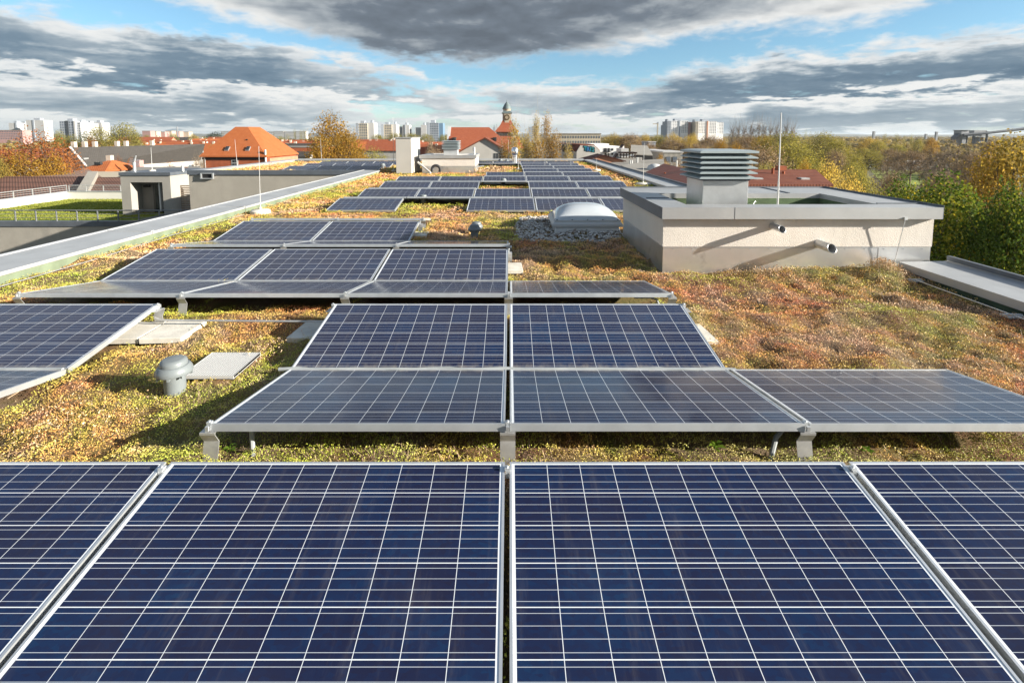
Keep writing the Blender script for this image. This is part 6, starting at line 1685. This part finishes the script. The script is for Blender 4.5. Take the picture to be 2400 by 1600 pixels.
# ================================================================== TREES
def tree_proto(name, leaf, bark, nleaf, lsize, kind='broad', seed=1, twigs=0, gap=.5, trunk_top=.55, lobes=26, zr=.5, tr=.022, clump=.45):
    lobes = int(lobes * 1.5)
    if kind != 'broad': zr = .2 if kind == 'column' else .4
    """a unit tree: height 1, crown about 1 wide; returns (trunk mesh, crown mesh)"""
    rg = np.random.default_rng(seed)
    m = MB()
    m.tube([(0, 0, -.02), (.005, .004, trunk_top * .5), (.0, .0, trunk_top), (.01, -.01, .86)], tr, 7, r2=tr * .22)
    # lobes: clumps of foliage spread through the crown's volume
    C = []
    for i in range(lobes):
        if kind == 'column':
            z = .16 + .80 * (i + .5) / lobes; rad = .42 * (math.sin(math.pi * (z * .9 + .06)) ** .6)
            a = i * 2.4; q = rad * rg.uniform(.1, .55); C.append((q * math.cos(a), q * math.sin(a), z, .24))
        elif kind == 'cone':
            z = .14 + .84 * (i + .5) / lobes; rad = .52 * (1.0 - z) + .03; a = i * 2.4
            C.append((rad * .7 * math.cos(a), rad * .7 * math.sin(a), z, rad * .55 + .02))
        else:
            a = i * 2.39996; t_ = (i + .5) / lobes; zz = 1 - 1.75 * t_
            rr = math.sqrt(max(0, 1 - zz * zz)) * rg.uniform(.55, 1.0)
            C.append((rr * .40 * math.cos(a), rr * .40 * math.sin(a), .60 + .31 * zz * rg.uniform(.85, 1.05), rg.uniform(.10, .175)))
    for c in C[::2 if kind == 'broad' else 4]:
        b0 = Vector((0, 0, trunk_top * rg.uniform(.55, 1.1))); e = Vector(c[:3]); mid = b0.lerp(e, .55) + Vector((0, 0, -.03))
        m.tube([b0, mid, e], .009, 5, r2=.002)
    for _ in range(twigs):
        c = C[rg.integers(len(C))]; d = Vector(rg.normal(0, 1, 3)); d.z = abs(d.z) * .9; d.normalize()
        b0 = Vector(c[:3]) - d * c[3] * .4 + Vector((0, 0, -.03)); e = b0 + d * c[3] * rg.uniform(.9, 1.9)
        m.tube([b0, b0.lerp(e, .5) + Vector(rg.normal(0, .008, 3)), e], .0022, 3, r2=.0008)
    tm = m.mesh(name + '_trunk', M[bark], smooth=True)
    C = np.array(C)
    wgt = C[:, 3] ** 2; wgt /= wgt.sum()
    k = rg.choice(len(C), nleaf, p=wgt)
    d = rg.normal(0, 1, (nleaf, 3)); d /= np.linalg.norm(d, axis=1)[:, None]
    rad = rg.uniform(gap, 1.0, nleaf) ** .6
    pos = C[k, :3] + d * (C[k, 3] * rad)[:, None] * (1, 1, zr * 1.25 if kind != 'column' else .35)
    pos += rg.normal(0, .012, pos.shape)
    nrm = d * .8 + rg.normal(0, .7, d.shape) + (0, 0, .25); nrm /= np.linalg.norm(nrm, axis=1)[:, None]
    a = np.cross(nrm, rg.normal(0, 1, nrm.shape)); a /= np.linalg.norm(a, axis=1)[:, None]; b_ = np.cross(nrm, a)
    s = (lsize * rg.uniform(.55, 1.3, nleaf))[:, None]
    v = np.stack([pos - a * s * .55, pos - b_ * s * .36 + nrm * s * .1, pos + a * s * .55, pos + b_ * s * .36 + nrm * s * .1], 1).reshape(-1, 3)
    v = np.repeat(pos, 4, 0) + (v - np.repeat(pos, 4, 0)) * (1, 1, zr)
    lobe_t = rg.uniform(0, 1, len(C))
    tint = np.clip(clump * lobe_t[k] + (1 - clump) * rg.uniform(0, 1, nleaf) , 0, 1)
    cm = numpy_mesh(name + '_crown', v, np.arange(4 * nleaf).reshape(-1, 4), M[leaf], {'tint': tint})
    return tm, cm
PROTO = {
    'green': [tree_proto('green', 'leaf_green', 'bark', 40000, .0215, seed=s, lobes=50, gap=.45, twigs=60, zr=.38, clump=.66) for s in (1, 2)],
    'gold': [tree_proto('gold', 'leaf_gold', 'bark', 12000, .025, seed=3, lobes=56, gap=.3, twigs=60)],
    'amber': [tree_proto('amber', 'leaf_amber', 'bark', 9000, .025, seed=4, lobes=50, gap=.3, twigs=80)],
    'russet': [tree_proto('russet', 'leaf_russet', 'bark', 7500, .024, seed=s, lobes=50, gap=.2, twigs=260) for s in (5, 6)],
    'yellow': [tree_proto('yellow', 'leaf_yellow', 'bark', 9000, .026, seed=s, lobes=40, gap=.3, twigs=80) for s in (7, 8)],
    'olive': [tree_proto('olive', 'leaf_olive', 'bark', 9000, .024, seed=s, lobes=44, gap=.2, twigs=160) for s in (9, 10)],
    'twig': [tree_proto('twig', 'leaf_brown', 'bark_tan', 8000, .022, seed=s, lobes=44, gap=.1, twigs=620) for s in (11, 12)],
    'bare': [tree_proto('bare', 'leaf_brown', 'bark_tan', 1200, .016, seed=s, lobes=40, gap=.1, twigs=800) for s in (13, 14)],
    'birch': [tree_proto('birch', 'leaf_yellow', 'bark_pale', 6500, .040, 'column', seed=15, lobes=46, gap=.05, twigs=320),
              tree_proto('birch', 'leaf_amber', 'bark_pale', 6500, .040, 'column', seed=16, lobes=46, gap=.05, twigs=320)],
    'poplar': [tree_proto('poplar', 'leaf_olive', 'bark', 3500, .034, 'column', seed=17, lobes=40, gap=.2)],
    'bare_poplar': [tree_proto('bare_poplar', 'leaf_brown', 'bark_tan', 60, .016, 'column', seed=18, lobes=24, gap=.05, twigs=420, tr=.007)],
    'conifer': [tree_proto('conifer', 'leaf_pine', 'bark', 6000, .034, 'cone', seed=19, lobes=60, gap=.1)],
    'pine': [tree_proto('pine', 'leaf_pine', 'bark', 5000, .028, seed=20, lobes=30, gap=.2)],
}
CNT = {}
def tree(kind, px, pyt, wpx, Y, label, group=None, name='tree', base=None, tall=1.0):
    x = gx(px, Y, 340); zt_ = gz(pyt, Y); base = STREET if base is None else base
    wd = wpx * (Y * math.cos(PITCH)) / FPX
    Hh = (zt_ - base) / .99
    i = CNT.get(kind, 0); CNT[kind] = i + 1
    tm, cm = PROTO[kind][i % len(PROTO[kind])]
    r = empty(name, (x, Y, base), label, 'tree', group, rz=random.uniform(0, 6.28))
    s = wd / (.98 if kind in ('conifer',) else 1.0 if 'pop' not in kind and kind != 'birch' else .9)
    r.scale = (s, s, Hh)
    adopt(link('trunk', tm), r); adopt(link('crown', cm), r)
    return r
# right-hand side, near
tree('green', 2222, 382, 330, 21, 'big dark green tree with yellowing leaves rising over the coping')
tree('green', 2395, 398, 250, 18.5, 'big green tree cut by the picture edge beside the dark green one')
tree('green', 2122, 396, 210, 25, 'dark green tree with a pointed top next to the shaft housing roof')
tree('olive', 2068, 452, 130, 27, 'low olive bushy tree below the dark green crowns', name='tree')
tree('gold', 2385, 288, 240, 34, 'tall golden brown tree at the picture edge over the conveyor')
tree('amber', 2330, 345, 120, 36, 'amber lower tree beside the tall golden brown one')
tree('yellow', 1945, 372, 130, 52, 'yellow willow like tree beyond the red tiled roof')
tree('yellow', 1998, 392, 110, 46, 'pale yellow tree between the red roof and the dark green crowns')
tree('olive', 2035, 400, 90, 56, 'olive tree behind the pale yellow one')
tree('amber', 1890, 370, 62, 62, 'orange and dark tree at the far end of the red roof ridge')
tree('yellow', 1885, 400, 60, 60, 'small yellow tree just behind the red roof ridge')
tree('olive', 1860, 326, 170, 92, 'big olive brown tree spreading behind the red roof and the rod')
tree('twig', 1785, 332, 170, 88, 'grey olive tree with dark limbs behind the ventilation cowl')
tree('olive', 1800, 375, 90, 70, 'low olive tree right behind the cowl')
tree('olive', 1835, 306, 150, 130, 'round yellow olive tree top on the ridge of the park')
tree('gold', 1790, 311, 90, 140, 'golden treetop on the ridge of the park')
tree('twig', 1755, 312, 110, 150, 'thin grey treetop beside the golden one on the ridge')
tree('amber', 1725, 332, 64, 100, 'orange tree above the cowl lid')
tree('olive', 1928, 304, 92, 160, 'tall olive green tree on the ridge past the rod')
tree('olive', 1965, 322, 80, 150, 'yellow olive tree sloping down from the tall one past the rod')
tree('poplar', 1887, 306, 14, 150, 'slim dark poplar on the ridge')
tree('poplar', 1898, 310, 10, 152, 'smaller slim poplar on the ridge')
BP = 'bare poplars on the park ridge'
for px, pt in ((1715, 292), (1728, 288), (1744, 290), (1760, 285), (1776, 281), (1790, 286), (1806, 289), (1820, 287), (1840, 284), (1856, 290)):
    tree('bare_poplar', px, pt, 36, 165, 'leafless poplar standing in a row on the park ridge', BP)
# park belt behind the flats and the cowl
for kind, px, pt, wd, Y, lb in (('yellow', 1440, 310, 80, 230, 'tan yellow tree beside the cream apartment block'), ('twig', 1478, 309, 90, 225, 'broad tan leafless tree in the park belt'), ('yellow', 1512, 312, 50, 235, 'bright yellow treetop near the crane'),
                                ('olive', 1543, 312, 60, 230, 'dark olive treetop below the crane'), ('yellow', 1577, 309, 70, 225, 'yellow green treetop before the white tower'), ('yellow', 1614, 315, 64, 200, 'most vivid yellow tree in the park belt'),
                                ('yellow', 1625, 309, 30, 240, 'small yellow treetop between the two white towers'), ('twig', 1580, 322, 100, 190, 'brown leafless tree below the yellow treetops'), ('twig', 1665, 313, 110, 185, 'wide grey brown tree before the orange bay tower'),
                                ('twig', 1635, 330, 80, 160, 'grey leafless tree just beside the cowl lid'), ('amber', 1690, 325, 50, 150, 'rusty orange tree behind the cowl'), ('twig', 1525, 330, 60, 170, 'brown leafless tree behind the broad pale roof'),
                                ('amber', 1548, 357, 34, 105, 'small orange bush before the low white building'), ('twig', 1590, 370, 90, 75, 'brown orange thicket beside the maroon roof'), ('amber', 1562, 376, 50, 70, 'rust coloured bush at the corner of the flat roofs'),
                                ('olive', 1420, 325, 50, 240, 'olive tree at the end of the cream apartment block'), ('conifer', 1442, 331, 14, 150, 'tiny dark conifer above the white flats')):
    tree(kind, px, pt, wd, Y, lb)
tree('conifer', 1473, 329, 34, 92, 'dark green conifer beside the broad pale roof', name='conifer')
# middle distance on the right
WG = 'mixed autumn trees across the far park'
random.seed(11)
for kind, px, pt, wd, Y, lb in (('yellow', 2040, 322, 70, 260, 'yellow green tree by the far park house'), ('olive', 2058, 326, 50, 240, 'rounded olive tree in the far park'), ('olive', 2030, 345, 90, 180, 'olive tree at the edge of the far field'), ('twig', 2085, 345, 90, 190, 'second grey brown tree at the edge of the far field'),
                                ('olive', 2105, 336, 50, 230, 'pale olive tree before the far orange one'), ('amber', 2183, 322, 36, 300, 'orange tree near the tiny red roof'), ('olive', 2152, 325, 30, 310, 'narrow olive tree beside the far orange one'), ('poplar', 2073, 313, 16, 330, 'tall narrow yellowish tree on the far belt'),
                                ('poplar', 2100, 314, 24, 340, 'broad tall tree on the far belt'), ('poplar', 2135, 315, 16, 330, 'slim yellow tree on the far belt'), ('poplar', 2118, 320, 16, 300, 'dark slim tree on the far belt'), ('twig', 2140, 348, 100, 170, 'rosy brown tree behind the containers'),
                                ('bare', 2245, 334, 160, 105, 'large leafless pinkish tree before the silo tower'), ('bare', 2205, 345, 100, 120, 'leafless tree beside the large pinkish one'), ('twig', 2290, 350, 120, 98, 'pinkish brown thicket below the bunker house'), ('twig', 2318, 325, 40, 170, 'small tan tree before the bunker house'),
                                ('bare', 2072, 372, 50, 95, 'lone dark leafless tree on the meadow'), ('bare', 2108, 368, 60, 105, 'branching leafless tree by the pale field'), ('olive', 2012, 357, 50, 120, 'round dark olive bush beside the meadow'), ('olive', 2020, 388, 60, 80, 'olive bush between willow and meadow'),
                                ('twig', 2100, 396, 70, 75, 'brown undergrowth at the foot of the leafless trees'), ('twig', 2205, 392, 110, 62, 'rosy leafless crown just above the green tree'), ('olive', 2000, 372, 60, 95, 'olive tree behind the willow'), ('twig', 1960, 345, 70, 120, 'brown tree over the yellow willow')):
    tree(kind, px, pt, wd, Y, lb)
# left side
tree('russet', 95, 297, 165, 62, 'large russet tree with visible dark limbs')
tree('russet', -5, 322, 140, 60, 'russet tree cut by the picture edge')
tree('russet', 150, 335, 110, 68, 'lower russet tree leaning over the red roof')
tree('amber', 40, 350, 150, 57, 'yellowing bushy tree below the russet ones')
tree('gold', -10, 355, 80, 54, 'dark golden bush at the picture edge')
tree('amber', 120, 355, 100, 60, 'orange shrubby tree above the tan roof')
tree('olive', 288, 284, 105, 125, 'tall pale olive willow like tree behind the grey ridge')
tree('olive', 232, 288, 66, 132, 'olive tree half covering the white tower')
tree('pine', 200, 300, 44, 140, 'dark green tree below the white tower block')
tree('olive', 165, 312, 70, 135, 'pale olive tree below the gridded tower')
tree('russet', 215, 318, 60, 122, 'reddish brown tree before the olive ones')
tree('olive', 140, 300, 40, 150, 'olive treetop before the gridded grey tower')
tree('olive', 320, 302, 40, 128, 'yellow edge tree of the olive group')
tree('russet', 275, 362, 34, 95, 'small orange brown tree before the grey row house')
tree('russet', 302, 366, 36, 96, 'second small orange brown tree before the grey row house')
tree('russet', 395, 376, 50, 100, 'red brown leafless tree at the end of the row house')
tree('bare', 462, 357, 50, 100, 'dark leafless tree touching the orange hip roof')
tree('pine', 505, 306, 62, 420, 'dark pine grove crown on the skyline before the hip roof')
tree('pine', 535, 312, 26, 410, 'small dark pine by the hip roof slope')
for px, pt, wd, Y, kd, lb in ((395, 310, 16, 400, 'conifer', 'dark conifer on the old town skyline'), (408, 311, 30, 420, 'olive', 'olive tree beside the skyline conifer'), (455, 313, 34, 430, 'yellow', 'yellow tree on the old town skyline'), (368, 333, 12, 200, 'conifer', 'small conifer among the red roofs'),
                              (345, 315, 24, 500, 'olive', 'small olive tree below the pink slabs'), (500, 333, 30, 160, 'olive', 'bush beside the hip roof slope'), (640, 316, 30, 330, 'yellow', 'yellow tree past the hip roof'), (660, 318, 40, 320, 'olive', 'olive tree past the hip roof'),
                              (675, 314, 20, 310, 'poplar', 'poplar past the hip roof'), (692, 303, 14, 300, 'poplar', 'tall poplar before the golden tree'), (706, 306, 18, 305, 'poplar', 'poplar touching the golden tree'), (716, 304, 20, 300, 'poplar', 'poplar half behind the golden tree')):
    tree(kd, px, pt, wd, Y, lb)
tree('amber', 776, 260, 135, 76, 'tall golden tree rising behind the courtyard wing')
tree('amber', 815, 298, 115, 72, 'lower golden tree joined to the tall one')
tree('amber', 760, 320, 110, 70, 'amber tree at the foot of the tall golden one')
tree('olive', 872, 335, 90, 66, 'dark olive bush before the tall grey box')
tree('amber', 838, 338, 80, 64, 'rusty bush between golden tree and grey box')
tree('olive', 900, 352, 60, 62, 'low olive bush touching the tall grey box')
tree('twig', 1012, 333, 60, 80, 'bare brown shrub between the grey box and the cowl')
tree('bare', 1008, 305, 30, 90, 'thin leafless tree before the blue tower')
tree('twig', 1030, 345, 50, 75, 'bare brown shrub beside the cowl of the far housing')
for px, pt, wd, Y, lb in ((885, 312, 50, 340, 'tan treetop before the gridded towers'), (925, 310, 60, 350, 'tan treetop above the tall grey box'), (965, 309, 60, 345, 'tan treetop before the stepped white blocks'), (1000, 312, 50, 330, 'tan treetop before the blue tower'), (1040, 312, 40, 320, 'tan treetop beside the red school roof')):
    tree('olive', px, pt, wd, Y, lb)
BG = 'birches behind the steel flue'
for px, pt, wd, lb in ((1205, 288, 60, 'birch with orange leaves hiding the foot of the clock tower'), (1182, 330, 50, 'low birch at the corner of the grey gable'), (1257, 271, 34, 'tall thin birch, first of the two spires'), (1280, 270, 46, 'tall thin birch, second of the two spires'),
                       (1235, 312, 60, 'bushy yellow birch just past the steel flue'), (1300, 312, 60, 'bushy orange birch past the two spires'), (1332, 338, 46, 'low yellow birch by the graffiti gable'), (1262, 325, 70, 'leafy orange birch crown below the two spires')):
    tree('birch', px, pt, wd, 62 + (px % 7), lb, name='birch_tree')
# far woodland that reads as one mass
def woodland():
    V, T = [], []
    rg = np.random.default_rng(44)
    n = 5200
    Yw_ = 170 * (3600 / 170) ** rg.uniform(0, 1, n) ** .8
    t_ = rg.uniform(-1.12, 1.12, n)
    left = t_ < .12
    ok = (~left & (Yw_ > 190)) | (left & (Yw_ > 430) & (rg.uniform(0, 1, n) < .8))
    ok &= ~((np.abs(t_ - .80) < .10) & (Yw_ > 170) & (Yw_ < 300)) 
    Yw_, t_ = Yw_[ok], t_[ok]
    X_ = t_ * Yw_
    hgt = rg.uniform(7, 13.5, len(X_)) * np.where(Yw_ > 600, 1.0, .85)
    wdt = rg.uniform(6, 12, len(X_)) * (1 + Yw_ / 2500)
    tone = vnoise(X_ / 60, Yw_ / 90, 77) * .6 + rg.uniform(0, .4, len(X_))
    per = 46
    k = np.repeat(np.arange(len(X_)), per); N = len(k)
    d = rg.normal(0, 1, (N, 3)); d /= np.linalg.norm(d, axis=1)[:, None]; d[:, 2] = np.abs(d[:, 2])
    pos = np.stack([X_[k] + d[:, 0] * wdt[k] * .5, Yw_[k] + d[:, 1] * wdt[k] * .5, STREET + hgt[k] * (.35 + .62 * d[:, 2])], 1)
    nrm = d + rg.normal(0, .5, d.shape); nrm /= np.linalg.norm(nrm, axis=1)[:, None]
    a = np.cross(nrm, rg.normal(0, 1, nrm.shape)); a /= np.linalg.norm(a, axis=1)[:, None]; b_ = np.cross(nrm, a)
    s = (wdt[k] * rg.uniform(.10, .22, N))[:, None]
    v = np.stack([pos - a * s, pos - b_ * s * .7, pos + a * s, pos + b_ * s * .7], 1).reshape(-1, 3)
    tn = np.clip(tone[k] * .75 + rg.uniform(0, .25, N), 0, 1)
    M['wood_mix'] = leaf_mat('autumn_woodland', [(0, (.075, .085, .03)), (.25, (.15, .15, .045)), (.45, (.24, .18, .09)), (.62, (.28, .22, .08)), (.8, (.36, .26, .06)), (1, (.30, .15, .05))], .8, .3)
    return numpy_mesh('woodland', v, np.arange(4 * N).reshape(-1, 4), M['wood_mix'], {'tint': tn})
tag(link('woodland', woodland()), 'far autumn woodland filling the plain to the horizon', 'woodland', kind='stuff')
# ================================================================== HAZE over the city
hzm = bpy.data.materials.new('haze_air'); hzm.use_nodes = True
hzm.node_tree.nodes.clear()
hn = NB(hzm.node_tree)
pv = hn.new('ShaderNodeVolumePrincipled')
pv.inputs['Color'].default_value = (.80, .88, .96, 1)
pv.inputs['Density'].default_value = .00006
pv.inputs['Anisotropy'].default_value = .2
ho = hn.new('ShaderNodeOutputMaterial')
hzm.node_tree.links.new(pv.outputs[0], ho.inputs['Volume'])
hz_box = MB().box(-9500, 9500, -9500, 9500, STREET - 1.0, 44.0).build('haze', hzm)
tag(hz_box, kind='stuff')
